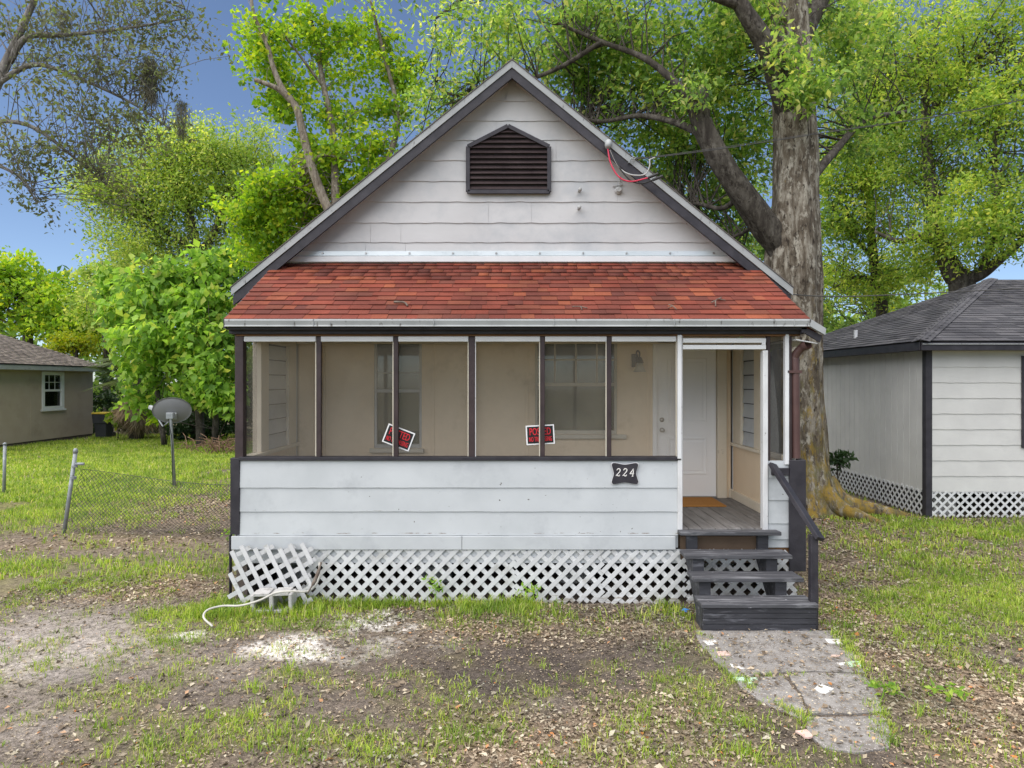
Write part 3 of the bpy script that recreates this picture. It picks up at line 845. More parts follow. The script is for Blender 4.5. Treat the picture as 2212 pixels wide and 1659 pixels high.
# --- posts, channels, screens
HZ = Z7(724)
part("corner_post", BROWN, house, X7(508), X7(526), YF - .01, YF + .085, Z7(990), HZ + .05)
part("corner_post", BROWN, house, X7(1702.6), X7(1710), YF - .01, YF + .085, Z7(994), HZ + .05)
posts = [(683, 693), (850, 860), (1012.5, 1026), (1167, 1177), (1311, 1321)]
for (a, b2) in posts:
    part("porch_post", BROWN, house, X7(a), X7(b2), YF + .004, YF + .05, Z7(987), HZ + .04)
part("porch_post", OLDWHITE, house, X7(1018) + .04, X7(1018) + .048, YF + .006, YF + .045, Z7(987), HZ)
part("door_post", OLDWHITE, house, X7(1463), X7(1473), YF - .03, YF + .05, FZ - .02, HZ)
part("door_post", TRIMWHITE, house, X7(1461.5), X7(1470), YF - .052, YF - .031, Z7(990), HZ)
part("door_post", OLDWHITE, house, X7(1646), X7(1657), YF - .03, YF + .05, FZ - .02, Z7(757))
part("screen_post", BROWN, house, X7(1657.5), X7(1666), YF + .02, YF + .06, Z7(996), HZ)
part("trim_channel", TRIMWHITE, house, X7(1694), X7(1702.5), YF - .03, YF + .03, Z7(1003), HZ + .01)
edges = [527] + [x for p_ in posts for x in p_] + [1461]
for i in range(0, len(edges), 2):
    part("head_channel", TRIMWHITE, house, X7(edges[i]) + .003, X7(edges[i + 1]) - .003, YF - .012, YF + .02, Z7(738), Z7(728.5) + .01)
part("door_header", TRIMWHITE, house, X7(1473) + .003, X7(1652), YF - .04, YF - .005, Z7(741), Z7(731))
part("door_header", TRIMWHITE, house, X7(1473) + .003, X7(1652), YF - .04, YF - .005, Z7(755), Z7(745.5))
part("door_header", TRIMWHITE, house, X7(1643.5), X7(1651), YF - .044, YF - .006, Z7(746), Z7(740))
sc_x = [X7(526)] + [x for p_ in posts for x in (X7(p_[0]), X7(p_[1]))] + [X7(1463)]
for i in range(0, len(sc_x), 2):
    obj("screen_panel", [(sc_x[i], YF + .083, Z7(988)), (sc_x[i + 1], YF + .083, Z7(988)), (sc_x[i + 1], YF + .083, HZ + .04), (sc_x[i], YF + .083, HZ + .04)],
        [(0, 1, 2, 3)], SCREEN, house)
for i in range(0, len(sc_x), 2):          # thin worn batten beside each post
    part("screen_batten", WINW, house, sc_x[i + 1] - .012, sc_x[i + 1] - .001, YF + .006, YF + .03, Z7(986), HZ)
obj("screen_panel", [(X7(1666), YF + .083, Z7(996)), (X7(1695), YF + .083, Z7(996)), (X7(1695), YF + .083, HZ), (X7(1666), YF + .083, HZ)], [(0, 1, 2, 3)], SCREEN2, house)

# --- beam, gutter and porch roof
EY, EZ = 6.95, 2.926
def XE(u): return (u - CX) / F * EY
part("porch_beam", BLACK, house, XL - .0, X7(1733), YF - .06, YF + .09, Z7(722), Z7(701))
part("porch_beam", RAWWOOD, house, XL + .06, X7(1726), YF - .03, YF + .10, Z7(728.5) + .012, Z7(722) - .001)
part("soffit_board", BLACK, house, XL - .0, XR + .02, EY + .03, YF - .062, EZ - .10, EZ - .075)
part("porch_ceiling", CEIL, house, XL + .1, XR - .1, YF + .10, YB, 2.86, 2.89)
GX0, GX1 = XE(487), XE(1747)
g = MB()
zt, zb_ = EZ + .006, EZ - .072
prof = [(EY, zt), (EY - .025, zt - .004), (EY - .03, zt - .02), (EY - .018, zb_ + .016), (EY - .03, zb_), (EY + .02, zb_ - .002), (EY + .03, zt - .01)]
g.prism([(GX0, y, z) for y, z in prof], (GX1 - GX0, 0, 0))
gut = g.build("eave_gutter", TRIMGREY, house)
for x in np.arange(GX0 + .9, GX1, 1.22):
    part("gutter_seam", TRIMGREY, gut, x, x + .006, EY - .034, EY - .02, zb_, zt - .004, .001)
# right return of the fascia
g = MB(); g.prism([(GX1 + .002, EY - .03, zt), (GX1 + .165, EY - .03, zt - .10), (GX1 + .155, EY - .03, zt - .165), (GX1 + .002, EY - .03, zb_)], (0, .05, 0))
g.build("fascia_return", TRIMGREY, house)
g = MB(); g.prism([(GX1 - .06, EY + .03, zb_ + .01), (GX1 + .15, EY + .03, zt - .165), (GX1 + .13, EY + .03, zt - .235), (GX1 - .03, EY + .03, zb_ - .06), (GX1 - .06, EY + .03, zb_ - .06)], (0, .03, 0))
g.build("soffit_end", BLACK, house)
g = MB(); g.prism([(GX1 - .10, EY + .065, zt - .20), (GX1 + .12, EY + .065, zt - .24), (GX1 + .12, 8.4, zt - .24), (GX1 - .10, 8.4, zt - .20)], (0, 0, -.012))
g.build("soffit_board", OLDWHITE, house)
RT = (8.5, 3.765)                           # top of the porch roof (Y, Z)
sl = Vector((0, RT[0] - EY, RT[1] - EZ)); SLEN = sl.length; sl.normalize(); nrm = Vector((0, -sl.z, sl.y))
TX0, TX1 = -2.925, 2.99
g = MB()
g.prism([(GX0, EY, EZ), (GX1, EY, EZ), (TX1, RT[0], RT[1]), (TX0, RT[0], RT[1])], Vector((0, 0, -.05)))
proof = g.build("porch_roof", DARKWOOD, house)
g = MB()
g.prism([(GX1 + .002, EY, EZ), (GX1 + .165, EY, EZ - .10), (3.2, 8.6, EZ + .02), (TX1 + .002, RT[0], RT[1])], Vector((0, 0, -.03)))
g.build("roof_flare", REDSH, house)
g = MB(); g.prism([(GX0 - .002, EY, EZ + .004), (TX0 - .002, RT[0], RT[1] + .004), (TX0 - .002, RT[0], RT[1] - .09), (GX0 - .002, EY, EZ - .09)], (-.02, 0, 0))
g.build("rake_board", BLACK, house)
def span_p(t):
    f = min(1, t / SLEN)
    return (-.012 + (TX0 - GX0) * f, GX1 - GX0 + .012 + (TX1 - GX1) * f)
shingles(proof, REDSH, (GX0, EY - .01, EZ - .004), (1, 0, 0), sl, 14, SLEN / 13.75, span_p, .11, .27, 300, lambda q: q.y, .010)
# flashing between gable and porch roof
fl1 = part("flashing_strip", FLASH, house, -2.72, 2.86, YG - .030, YG - .016, 3.855, 3.915, .004)
part("flashing_strip", TRIMWHITE, house, -2.80, 2.92, YG - .05, YG - .016, 3.775, 3.848, .006)
for x in np.linspace(-2.35, 2.5, 10):
    MB().tube([(x, YG - .045, 3.888), (x, YG - .03, 3.888)], [.012, .014], 8).build("nail_head", METALK, fl1)
part("gable_foot_board", GABLE, house, -2.86, 2.95, YG - .012, YG + .02, 3.74, 3.92)
part("porch_attic_wall", DARKWOOD, house, XL + .02, XR - .02, YG + .03, YG + .06, 2.9, 3.9)
for s_, x in ((-1, XL), (1, XR)):
    g = MB(); g.prism([(x, YF + .1, 2.86), (x, 8.6, 2.86), (x, 8.6, 3.55), (x, YF + .1, 2.98)], (-s_ * .04, 0, 0))
    g.build("porch_cheek", BLACK, house)

# --- gable
APZ, SLP, TIPX = 6.177, .81, 3.39
WTOP = 6.06
def half(z): return max(.012, (WTOP - z) / SLP)
g = MB(); g.prism([(-half(3.9) , YG + .006, 3.9), (half(3.9), YG + .006, 3.9), (0, YG + .006, WTOP)], (0, .1, 0))
gw = g.build("gable_wall", GABLE, house)
zl = [3.906, 4.026, 4.268, 4.529, 4.787, 5.043, 5.296, 5.536, 5.785, 6.058]
for i in range(9):
    lo, hi = zl[i], zl[i + 1] + .006
    rj = random.Random(90 + i); nj = max(1, int(half(lo) * 2 / 2.0)); cuts = [0] + sorted(rj.uniform(.08, .92) for _ in range(nj)) + [1]
    for k in range(len(cuts) - 1):
        f0, f1 = cuts[k] * 2 - 1, cuts[k + 1] * 2 - 1
        g0 = .0012 if k else 0
        siding_row("siding_board", GABLE, gw, half(lo) * f0 + g0, half(lo) * f1 - .0012, lo, hi, YG, .014, 40, .0028, 40 + i, half(hi) * f0 if not k else half(lo) * f0 * 1.0 + g0, half(hi) * f1 if k == len(cuts) - 2 else half(lo) * f1 - .0012) if abs(f0) * half(lo) < half(hi) + .001 or not k else siding_row("siding_board", GABLE, gw, half(lo) * f0, half(lo) * f1, lo, hi, YG, .014, 20, .0028, 40 + i, half(hi) * f0, half(hi) * f1)
# main roof slabs and rake trim
for s_ in (-1, 1):
    ex = TIPX * s_; ez = APZ - SLP * TIPX
    g = MB(); g.prism([(0, 8.27, APZ + .012), (ex, 8.27, ez + .012), (ex, 8.27, ez - .05), (0, 8.27, APZ - .05)], (0, 8.6, 0))
    g.build("main_roof", DARKROOF, house)
    g = MB(); g.prism([(0.0 + s_ * .001, 8.235, APZ - .004), (ex, 8.235, ez - .004), (ex, 8.235, ez - .095), (s_ * .001, 8.235, APZ - .09)], (0, .033, 0))
    g.build("rake_trim", TRIMGREY, house)
    g = MB(); g.prism([(s_ * .001, 8.225, APZ + .012), (ex + s_ * .01, 8.225, ez + .004), (ex + s_ * .01, 8.225, ez - .008), (s_ * .001, 8.225, APZ - .002)], (0, .045, 0))
    g.build("drip_edge", DARKROOF, house)
    ex2 = ex - s_ * .02; ez2 = ez + .02
    g = MB(); g.prism([(s_ * .001, 8.25, APZ - .091), (ex2, 8.25, ez2 - .112), (ex2, 8.25, ez2 - .235), (s_ * .001, 8.25, APZ - .212)], (0, .04, 0))
    g.build("rake_fascia", BLACK, house)
    g = MB(); g.prism([(s_ * .05, 8.291, APZ - .16), (ex2, 8.291, ez2 - .13), (ex2, 8.291, ez2 - .15), (s_ * .05, 8.291, APZ - .18)], (0, .215, 0))
    g.build("rake_soffit", GABLE, house)
    part("eave_fascia", BLACK, house, min(ex - s_ * .04, ex - s_ * .07), max(ex - s_ * .04, ex - s_ * .07), 8.3, 16.8, ez - .14, ez - .03)
    part("eave_soffit", BLACK, house, min(s_ * 2.95, ex - s_ * .071), max(s_ * 2.95, ex - s_ * .071), 8.3, 16.8, ez - .135, ez - .115)
    part("eave_block", BLACK, house, min(ex - s_ * .05, ex - s_ * .16), max(ex - s_ * .05, ex - s_ * .16), 8.295, 8.42, ez - .24, ez - .136)

# --- louvred gable vent
VX0, VX1, VZ0, VZ1, VA, VXA = -.545, .46, 4.642, 5.20, 5.455, -.05
vent = empty("gable_vent", (0, 0, 0), None, None); vent.name = "gable_vent"
COLv = vent; vent.parent = house; vent.location = Vector((0, YG, VZ0)) - WORLD[house.name]; WORLD[vent.name] = Vector((0, YG, VZ0))
pent = lambda e, y: [(VX0 - e, y, VZ0 - e), (VX1 + e, y, VZ0 - e), (VX1 + e, y, VZ1 + e * .3), (VXA, y, VA + e), (VX0 - e, y, VZ1 + e * .3)]
MB().prism(pent(.012, YG - .022), (0, .012, 0)).build("vent_backing", BLACK, vent)
fr = MB()
pp = [Vector(p_) for p_ in pent(0, YG - .055)]
for i in range(5):
    fr.bar(pp[i], pp[(i + 1) % 5], .05, .035, (0, 1, 0))
fr.build("vent_frame", BLACK, vent)
nsl = 12
for i in range(nsl):
    z = VZ0 + .035 + i * (VA - VZ0 - .05) / nsl
    if z > VZ1:
        f = (VA - z - .03) / (VA - VZ1)
        if f < .08: continue
        x0 = VXA + (VX0 - VXA) * f; x1 = VXA + (VX1 - VXA) * f
    else: x0, x1 = VX0 + .01, VX1 - .01
    MB().bar((x0, YG - .045, z + .022), (x1, YG - .045, z + .022), .006, .062, (0, -.62, -.78)).build("louvre", BROWN, vent)

# --- little fixtures on the gable
def at_g(u, v, y=YG): return Vector(at(u, v, y))
for (u, v) in ((1251, 413), (1250, 451)):
    q = at_g(u, v)
    MB().tube([q, q + Vector((0, -.10, -.004))], [.017, .017], 10).tube([q + Vector((0, -.07, -.003)), q + Vector((0, -.11, -.005))], [.024, .024], 10).build("pipe_stub", GRYC, house, True)
q = at_g(1335, 413)
MB().tube([q, q + Vector((0, -.05, 0)), q + Vector((0, -.06, 0)), q + Vector((0, -.09, 0))], [.045, .045, .03, .028], 14).tube([q + Vector((.012, -.03, .05)), q + Vector((.016, -.03, .2))], .007, 6)\
    .bar(q + Vector((-.07, -.03, .05)), q + Vector((.06, -.03, .075)), .02, .012).build("insulator_knob", GRYC, house)
q = at_g(1313, 317, 8.26)
MB().tube([q + Vector((.01, .03, .05)), q + Vector((0, -.05, .03)), q + Vector((-.012, -.11, -.02)), q + Vector((-.015, -.12, -.05))], [.036, .044, .040, .032], 12).build("weatherhead", TRIMGREY, house, True)
q2 = at_g(1363, 343, 8.22)
MB().tube([q2 + Vector((-.03, .03, -.04)), q2 + Vector((-.02, -.02, -.05)), q2 + Vector((0, -.03, 0)), q2 + Vector((.03, -.03, .012)), q2 + Vector((.055, -.03, 0)), q2 + Vector((.03, -.03, -.014)), q2 + Vector((0, -.03, -.006))], .008, 6).build("wire_eyelet", GALV, house)

def sagpath(pts, n=14):
    """smooth path through points (Catmull-Rom)"""
    P_ = [Vector(p_) for p_ in pts]; P_ = [P_[0] * 2 - P_[1]] + P_ + [P_[-1] * 2 - P_[-2]]
    o_ = []
    for i in range(1, len(P_) - 2):
        a, b2, c2, d2 = P_[i - 1:i + 3]
        for k in range(n):
            t = k / n
            o_.append(.5 * ((2 * b2) + (c2 - a) * t + (2 * a - 5 * b2 + 4 * c2 - d2) * t * t + (3 * b2 - a - 3 * c2 + d2) * t ** 3))
    o_.append(P_[-2]); return o_

def vt(a): return [tuple(map(float, at(*k))) for k in a]
for (nm, mt, rr, pts) in (("red_cable", REDC, .009, [(1313, 322, 8.14), (1319, 352, 8.12), (1336, 381, 8.1), (1362, 392, 8.08), (1400, 384, 8.05)]),
                          ("black_cable", BLKC, .009, [(1318, 322, 8.14), (1336, 358, 8.12), (1360, 388, 8.1), (1385, 396, 8.08), (1410, 389, 8.05)]),
                          ("grey_cable", GRYC, .008, [(1318, 324, 8.14), (1338, 362, 8.12), (1362, 377, 8.1), (1392, 377, 8.06), (1403, 360, 8.04), (1403, 344, 8.04)])):
    t_ = empty("service_cable", vt([pts[0]])[0], {"red_cable": "red service cable looping below the weatherhead", "black_cable": "black service cable looping below the weatherhead",
               "grey_cable": "twisted grey neutral cable looping up to the overhead line"}[nm], "cable", "service cables on the gable")
    MB().tube(sagpath(vt(pts), 8), rr, 6).build("cable_run", mt, t_, True)
    if nm != "grey_cable":
        a = vt([pts[-1]])[0]; c2 = vt([(pts[-1][0] + 22, pts[-1][1] - 9, pts[-1][2] - .02)])[0]
        MB().tube([a, c2], .017, 8).build("splice_sleeve", BLKC, t_)
ov = empty("overhead_line", vt([(1366, 343, 8.2)])[0], "overhead service line climbing from the gable eyelet past the big trunk", "cable")
MB().tube(sagpath(vt([(1368, 343, 8.19), (1420, 339, 8.3), (1560, 321, 8.9), (1760, 290, 10.0), (2130, 232, 12.5), (2600, 130, 16)]), 10), .0062, 6).build("cable_run", WIREM, ov, True)
MB().tube(sagpath(vt([(1368, 341, 8.19), (1420, 337, 8.3), (1560, 318, 8.9), (1760, 287.5, 10.0), (2130, 231, 12.5), (2600, 129, 16)]), 10), .0035, 5).build("cable_run", WIREM, ov, True)
MB().tube(sagpath(vt([(1403, 345, 8.05), (1415, 340, 8.29)]), 6), .008, 5).build("cable_run", GRYC, ov, True)
lo_ = empty("overhead_line", vt([(1702, 638, 8.9)])[0], "lower dark phone line running level above the charcoal roof", "cable")
MB().tube(sagpath(vt([(1690, 634, 8.6), (1780, 640, 8.9), (1900, 638, 9.3), (2212, 622, 10.2), (2700, 590, 12)]), 8), .0075, 6).build("cable_run", WIREM, lo_, True)

# --- porch interior
def wall_with_holes(name, mat, parent, x0, x1, z0, z1, y0, y1, holes):
    xs = sorted({x0, x1, *[h[0] for h in holes], *[h[1] for h in holes]})
    g_ = MB()
    for i in range(len(xs) - 1):
        a, b2 = xs[i], xs[i + 1]; mid = (a + b2) / 2
        cuts = sorted([(h[2], h[3]) for h in holes if h[0] < mid < h[1]])
        z = z0
        for (c0, c1) in cuts + [(z1, z1)]:
            if c0 > z + 1e-4: g_.box(a, b2, y0, y1, z, c0, 0)
            z = c1
    return g_.build(name, mat, parent)
W1 = (X9(808), X9(911), Z9(968), Z9(733))
W2 = (X9(1156), X9(1333), Z9(938), Z9(733))
DR = (X9(1418), X9(1550), FZ, Z9(741))
bw = wall_with_holes("porch_back_wall", BEIGE, house, XL + .1, XR - .1, FZ, 2.88, YB, YB + .1, [W1, W2, DR])
for u in (936, 1139, 700, 1400):
    part("wall_batten", BEIGE, bw, X9(u) - .018, X9(u) + .018, YB - .008, YB + .002, FZ + .1, 2.86, .003)
part("ceiling_trim", BEIGET, house, XL + .1, XR - .1, YB - .03, YB - .001, 2.79, 2.858)
for (x0, x1) in ((XL + .1, DR[0] - .05), (DR[1] + .15, XR - .1)):
    part("baseboard", BEIGET, house, x0, x1, YB - .022, YB - .001, FZ, FZ + .12)

def window(W, frame_mat, rail_z, muntins, label, sillx):
    w = empty("porch_window", (0, 0, 0), None, None); w.parent = house
    base = Vector(((W[0] + W[1]) / 2, YB, W[2])); w.location = base - WORLD[house.name]; WORLD[w.name] = base
    w["label"] = label
    x0, x1, z0, z1 = W
    f_ = MB()
    for a, b2, c2, d2 in ((x0, x0 + .035, z0, z1), (x1 - .035, x1, z0, z1), (x0 + .035, x1 - .035, z1 - .035, z1), (x0 + .035, x1 - .035, z0, z0 + .05)):
        f_.box(a, b2, YB + .012, YB + .07, c2, d2)
    f_.build("window_frame", frame_mat, w)
    part("meeting_rail", frame_mat, w, x0 + .036, x1 - .036, YB + .018, YB + .06, rail_z - .025, rail_z + .02)
    part("pane", GLASS, w, x0 + .036, x1 - .036, YB + .05, YB + .054, z0 + .051, rail_z - .026, 0)
    part("pane", GLASS, w, x0 + .036, x1 - .036, YB + .036, YB + .040, rail_z + .021, z1 - .036, 0)
    for (a, b2, c2, d2) in muntins:
        part("muntin", frame_mat, w, a, b2, YB + .026, YB + .035, c2, d2, .002)
    bl = MB()
    for z in np.arange(z0 + .055, z1 - .04, .026):
        bl.obox(Vector(((x0 + x1) / 2, YB + .10, z)), (1, 0, 0), (0, .25, -.97), (0, .97, .25), x1 - x0 - .06, .027, .0015, 0)
    b_ = bl.build("window_blind", BLIND, w)
    part("window_sill", WINW, w, sillx[0], sillx[1], YB - .06, YB + .011, z0 - .055, z0 - .002)
    return w
r2 = Z9(830); a2, b2_ = W2[0], W2[1]
mun = [(X9(u) - .010, X9(u) + .010, r2 + .022, W2[3] - .036) for u in (1199, 1244.5, 1290)] + [(a2 + .036, b2_ - .036, Z9(777) - .010, Z9(777) + .010)]
window(W1, ALU, Z9(844), [(W1[0] + .036, W1[1] - .036, Z9(805) - .008, Z9(805) + .008)], "narrow grey aluminium sash window", (X9(800), X9(916)))
window(W2, WINW, r2, mun, "wide cream window with blind and grid of upper panes", (X9(1146), X9(1352)))
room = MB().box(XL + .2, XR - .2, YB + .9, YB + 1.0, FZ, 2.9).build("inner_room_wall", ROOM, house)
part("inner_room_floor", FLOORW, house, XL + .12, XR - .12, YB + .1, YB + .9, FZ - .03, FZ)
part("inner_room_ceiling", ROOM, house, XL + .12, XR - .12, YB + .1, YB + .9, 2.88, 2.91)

# door
dr = empty("front_door", (0, 0, 0), None, None); dr.parent = house
base = Vector(((DR[0] + DR[1]) / 2, YB, FZ)); dr.location = base - WORLD[house.name]; WORLD[dr.name] = base
x0, x1, z0, z1 = DR
dl = part("door_leaf", DOORW, dr, x0 + .006, x1 - .012, YB + .02, YB + .065, z0 + .012, z1 - .006)
def moulded(xa, xb, za, zc):
    g_ = MB(); t = .022
    for a, b2, c2, d2 in ((xa, xa + t, za, zc), (xb - t, xb, za, zc), (xa + t, xb - t, zc - t, zc), (xa + t, xb - t, za, za + t)):
        g_.box(a, b2, YB + .010, YB + .021, c2, d2, .005)
    g_.build("door_moulding", DOORW, dr)
    part("door_panel", DOORW, dr, xa + .055, xb - .055, YB + .013, YB + .021, za + .055, zc - .055, .006)
dx = lambda u: X9((1500 + u * .4295) / 1.3562)
dz = lambda v: Z9((900 + v * .4295) / 1.3562)
moulded(dx(1062), dx(1330), dz(785), dz(348)); moulded(dx(1062), dx(1330), dz(1142), dz(890))
for v, rr in ((838, .030), (768, .026)):
    c_ = Vector((dx(1024), YB + .02, dz(v)))
    g_ = MB().tube([c_, c_ + Vector((0, -.012, 0))], [.032, .030], 14)
    if v == 838: g_.tube([c_ + Vector((0, -.012, 0)), c_ + Vector((0, -.035, 0)), c_ + Vector((0, -.045, 0)), c_ + Vector((0, -.065, 0)), c_ + Vector((0, -.072, 0))], [.012, .013, .028, .028, .018], 14)
    else: g_.tube([c_ + Vector((0, -.012, 0)), c_ + Vector((0, -.028, 0))], [.024, .020], 14)
    g_.build("door_knob" if v == 838 else "deadbolt", METALK, dr, True)
part("door_casing", BEIGET, dr, x1 - .010, x1 + .11, YB - .045, YB + .02, FZ, z1 + .1)
part("door_casing", DOORW, dr, x0 - .05, x0 + .004, YB - .02, YB + .02, FZ, z1 + .02)
part("door_casing", BEIGET, dr, x0 + .005, x1 - .011, YB - .03, YB + .02, z1, z1 + .07)
part("threshold", METALK, dr, x0, x1 - .011, YB - .03, YB + .015, FZ, FZ + .02)

# wall lamp
lc = Vector((X9(1373), YB, Z9(775)))
lamp = empty("wall_lamp", (0, 0, 0), None, None); lamp.parent = house; lamp.location = lc - WORLD[house.name]; WORLD[lamp.name] = lc
MB().box(lc.x - .055, lc.x + .03, YB - .025, YB - .001, lc.z - .11, lc.z + .06, .01).build("lamp_plate", LAMPM, lamp)
MB().tube(sagpath([lc + Vector((0, -.02, .03)), lc + Vector((.01, -.06, .10)), lc + Vector((.03, -.11, .08)), lc + Vector((.03, -.12, .0))], 5), .010, 8).build("lamp_arm", LAMPM, lamp, True)
MB().tube([lc + Vector((.03, -.12, .02)), lc + Vector((.03, -.12, -.03)), lc + Vector((.03, -.12, -.06))], [.02, .045, .055], 14).build("lamp_cap", LAMPM, lamp, True)
MB().tube([lc + Vector((.03, -.12, -.058)), lc + Vector((.03, -.12, -.11)), lc + Vector((.03, -.12, -.175))], [.045, .055, .085], 16).build("lamp_shade", LAMPG, lamp, True)

# side walls of the porch
for s_, xi in ((-1, XL + .10), (1, XR - .10)):
    xo = XL if s_ < 0 else XR
    a, b2 = min(xi, xo), max(xi, xo)
    pA, pB = (7.95, 8.19) if s_ > 0 else (7.71, 7.95)
    sw = part("porch_side_wall", BEIGE, house, a + .012, b2 - .012, YF + .09, YB, FZ - .02, Z7(990) - .04)
    part("side_sill", BEIGET, sw, a - .03 if s_ > 0 else a, b2 if s_ > 0 else b2 + .03, YF + .09, YB - .001, Z7(990) - .039, Z7(990))
    part("baseboard", BEIGET, sw, (xi - .022) if s_ > 0 else xi - .011, (xi + .011) if s_ > 0 else xi + .022, YF + .10, YB - .024, FZ, FZ + .11)
    part("side_post", BEIGET, house, a + .01, b2 - .01, YB - .30, YB - .001, Z7(990), 2.86)
    part("side_post", BEIGET, house, a, b2, pA, pB, Z7(990), 2.86)
    part("side_header", BEIGET, house, a + .008, b2 - .008, YF + .09, YB - .301, 2.74, 2.858)
    part("side_sash", BEIGET, house, xi - .01 if s_ > 0 else xi - .03, xi + .03 if s_ > 0 else xi + .01, YB - .37, YB - .302, Z7(990), 2.738)
    # white panel of shingle boards closing the rear opening
    pan = part("side_panel", BLACK, house, (a + b2) / 2 - .01, (a + b2) / 2 + .01, pB + .002, YB - .302, Z7(990) + .001, 2.739)  # black backing colours in the shadow lines between the white boards
    nb = 7; zz0 = Z7(990) + .004; hh = (2.735 - zz0) / nb
    for i in range(nb):
        yy = (a + b2) / 2 - s_ * .011
        vs_ = [(yy, pB + .004, zz0 + i * hh), (yy, YB - .305, zz0 + i * hh), (yy, YB - .305, zz0 + (i + 1) * hh - .014), (yy, pB + .004, zz0 + (i + 1) * hh - .014),
               (yy - s_ * .026, pB + .004, zz0 + i * hh), (yy - s_ * .026, YB - .305, zz0 + i * hh)]
        obj("siding_board", vs_, [(4, 5, 2, 3), (0, 1, 5, 4), (0, 4, 3), (1, 2, 5)], WHITE, pan)
    obj("screen_panel", [((a + b2) / 2, YF + .09, Z7(990)), ((a + b2) / 2, pA, Z7(990)), ((a + b2) / 2, pA, 2.74), ((a + b2) / 2, YF + .09, 2.74)], [(0, 1, 2, 3)], SCREEN2, house)
    part("outer_siding", WHITE, house, xo - .012 if s_ > 0 else xo, xo if s_ > 0 else xo + .012, YF + .09, YB, .5, Z7(990) - .04)

# porch floor boards
pf = part("porch_floor", DARKWOOD, house, XL + .05, XR - .05, YF + .0, YB, FZ - .038, FZ - .022)
x = XL + .09; k = 0
while x < XR - .1:
    w = .14 if k % 4 else .132
    part("floorboard", FLOORW, pf, x, min(x + w - .008, XR - .1), YF - .005 + (.004 * (k % 3)), YB - .002, FZ - .021, FZ - random.uniform(0, .003), .003)
    x += w; k += 1

# downspout beside the right corner
ds = empty("downspout", (0, 0, 0), None, None); ds.parent = house
dxp = X7(1719.5); base = Vector((dxp, YF, 1.5)); ds.location = base - WORLD[house.name]; WORLD[ds.name] = base
MB().tube(sagpath([(dxp + .085, YF - .10, Z7(744)), (dxp + .045, YF - .03, Z7(752)), (dxp, YF + .02, Z7(770)), (dxp, YF + .02, Z7(800)), (dxp + .01, YF + .02, Z7(990))], 5), [.052] * 4 + [.043] * 17, 12, False).build("pipe", PIPEB, ds, True)
MB().box(dxp - .10, dxp + .05, YF - .03, YF - .022, Z7(806), Z7(800)).build("pipe_strap", PIPEB, ds)

# lattice skirt
for i, (a, b2, h) in enumerate(((655, 1112, .54), (1112, 1302, .545), (1302, 1480, .54), (1484, 1718, .55))):
    x0 = X7(a) + .004; x1 = X7(b2) - .004
    lp = empty("lattice_panel", (0, 0, 0), None, None); lp.parent = house
    base = Vector(((x0 + x1) / 2, YF - .03, 0)); lp.location = base - WORLD[house.name]; WORLD[lp.name] = base
    lattice(lp, (x0, YF - .005, .012 - .012 * i), (1, 0, 0), (0, 0, 1), x1 - x0, h, LATT, sw=.045, phase=.03 * i, ragged=.012)
part("left_skirt_edge", BLACK, house, XL - .012, XL + .004, YF - .03, YF + .02, .0, .70)

# ================================================================== THINGS AROUND THE PORCH
# --- wooden steps
SX0, SX1 = 1.735, 2.795
st = empty("wooden_steps", ((SX0 + SX1) / 2, 6.6, 0), "black painted wooden steps with one sloping handrail up to the porch door", "steps")
treads = [(6.96, 7.09, .760, 1.715, 2.75), (6.75, 7.01, .575, 1.715, 2.775), (6.515, 6.78, .415, 1.735, 2.79), (6.275, 6.56, .245, 1.745, 2.82)]
for (y0, y1, z, a, b2) in treads:
    ym = (y0 + y1) / 2
    part("tread", TREADB, st, a, b2, y0, ym - .002, z - .038, z, .005)
    part("tread", TREADB, st, a + .003, b2 - .004, ym + .002, y1, z - .038, z - .002, .005)
zz = [.0, .052, .104, .156, .204]
for i in range(4):
    part("riser_plank", STEPB, st, 1.765, 2.815, 6.295 + .004 * (3 - i), 6.33, zz[i] - (.03 if i == 0 else 0), zz[i + 1] - .003, .005)
for xs in (1.80, 2.53):
    g = MB()
    prof = [(6.335, -.01), (6.335, .205), (6.56, .205), (6.56, .375), (6.79, .375), (6.79, .535), (7.03, .535), (7.03, .72), (7.075, .72), (7.075, .45), (6.62, -.01)]
    g.prism([(xs, y, z) for y, z in prof], (.11, 0, 0)); g.build("stringer", STEPB, st)
part("side_plank", STEPB, st, 1.765, 1.80, 6.335, 6.56, -.02, .204)
g = MB(); g.bar((2.70, 7.085, 1.435), (2.85, 6.31, .835), .095, .04, (0, .6, .8)); g.build("handrail", BLACK, st)
part("handrail_block", BLACK, st, X7(1664), X7(1701), YF - .045, YF - .016, Z7(1026), Z7(1010))
part("handrail_post", BLACK, st, 2.775, 2.845, 6.335, 6.40, -.03, .865)

# --- doormat
g = MB().box(1.72, 2.62, 8.33, 8.95, FZ + .000, FZ + .016, .006)
tag(g.build("doormat", MATM), "orange coir doormat lying before the white front door", "doormat")

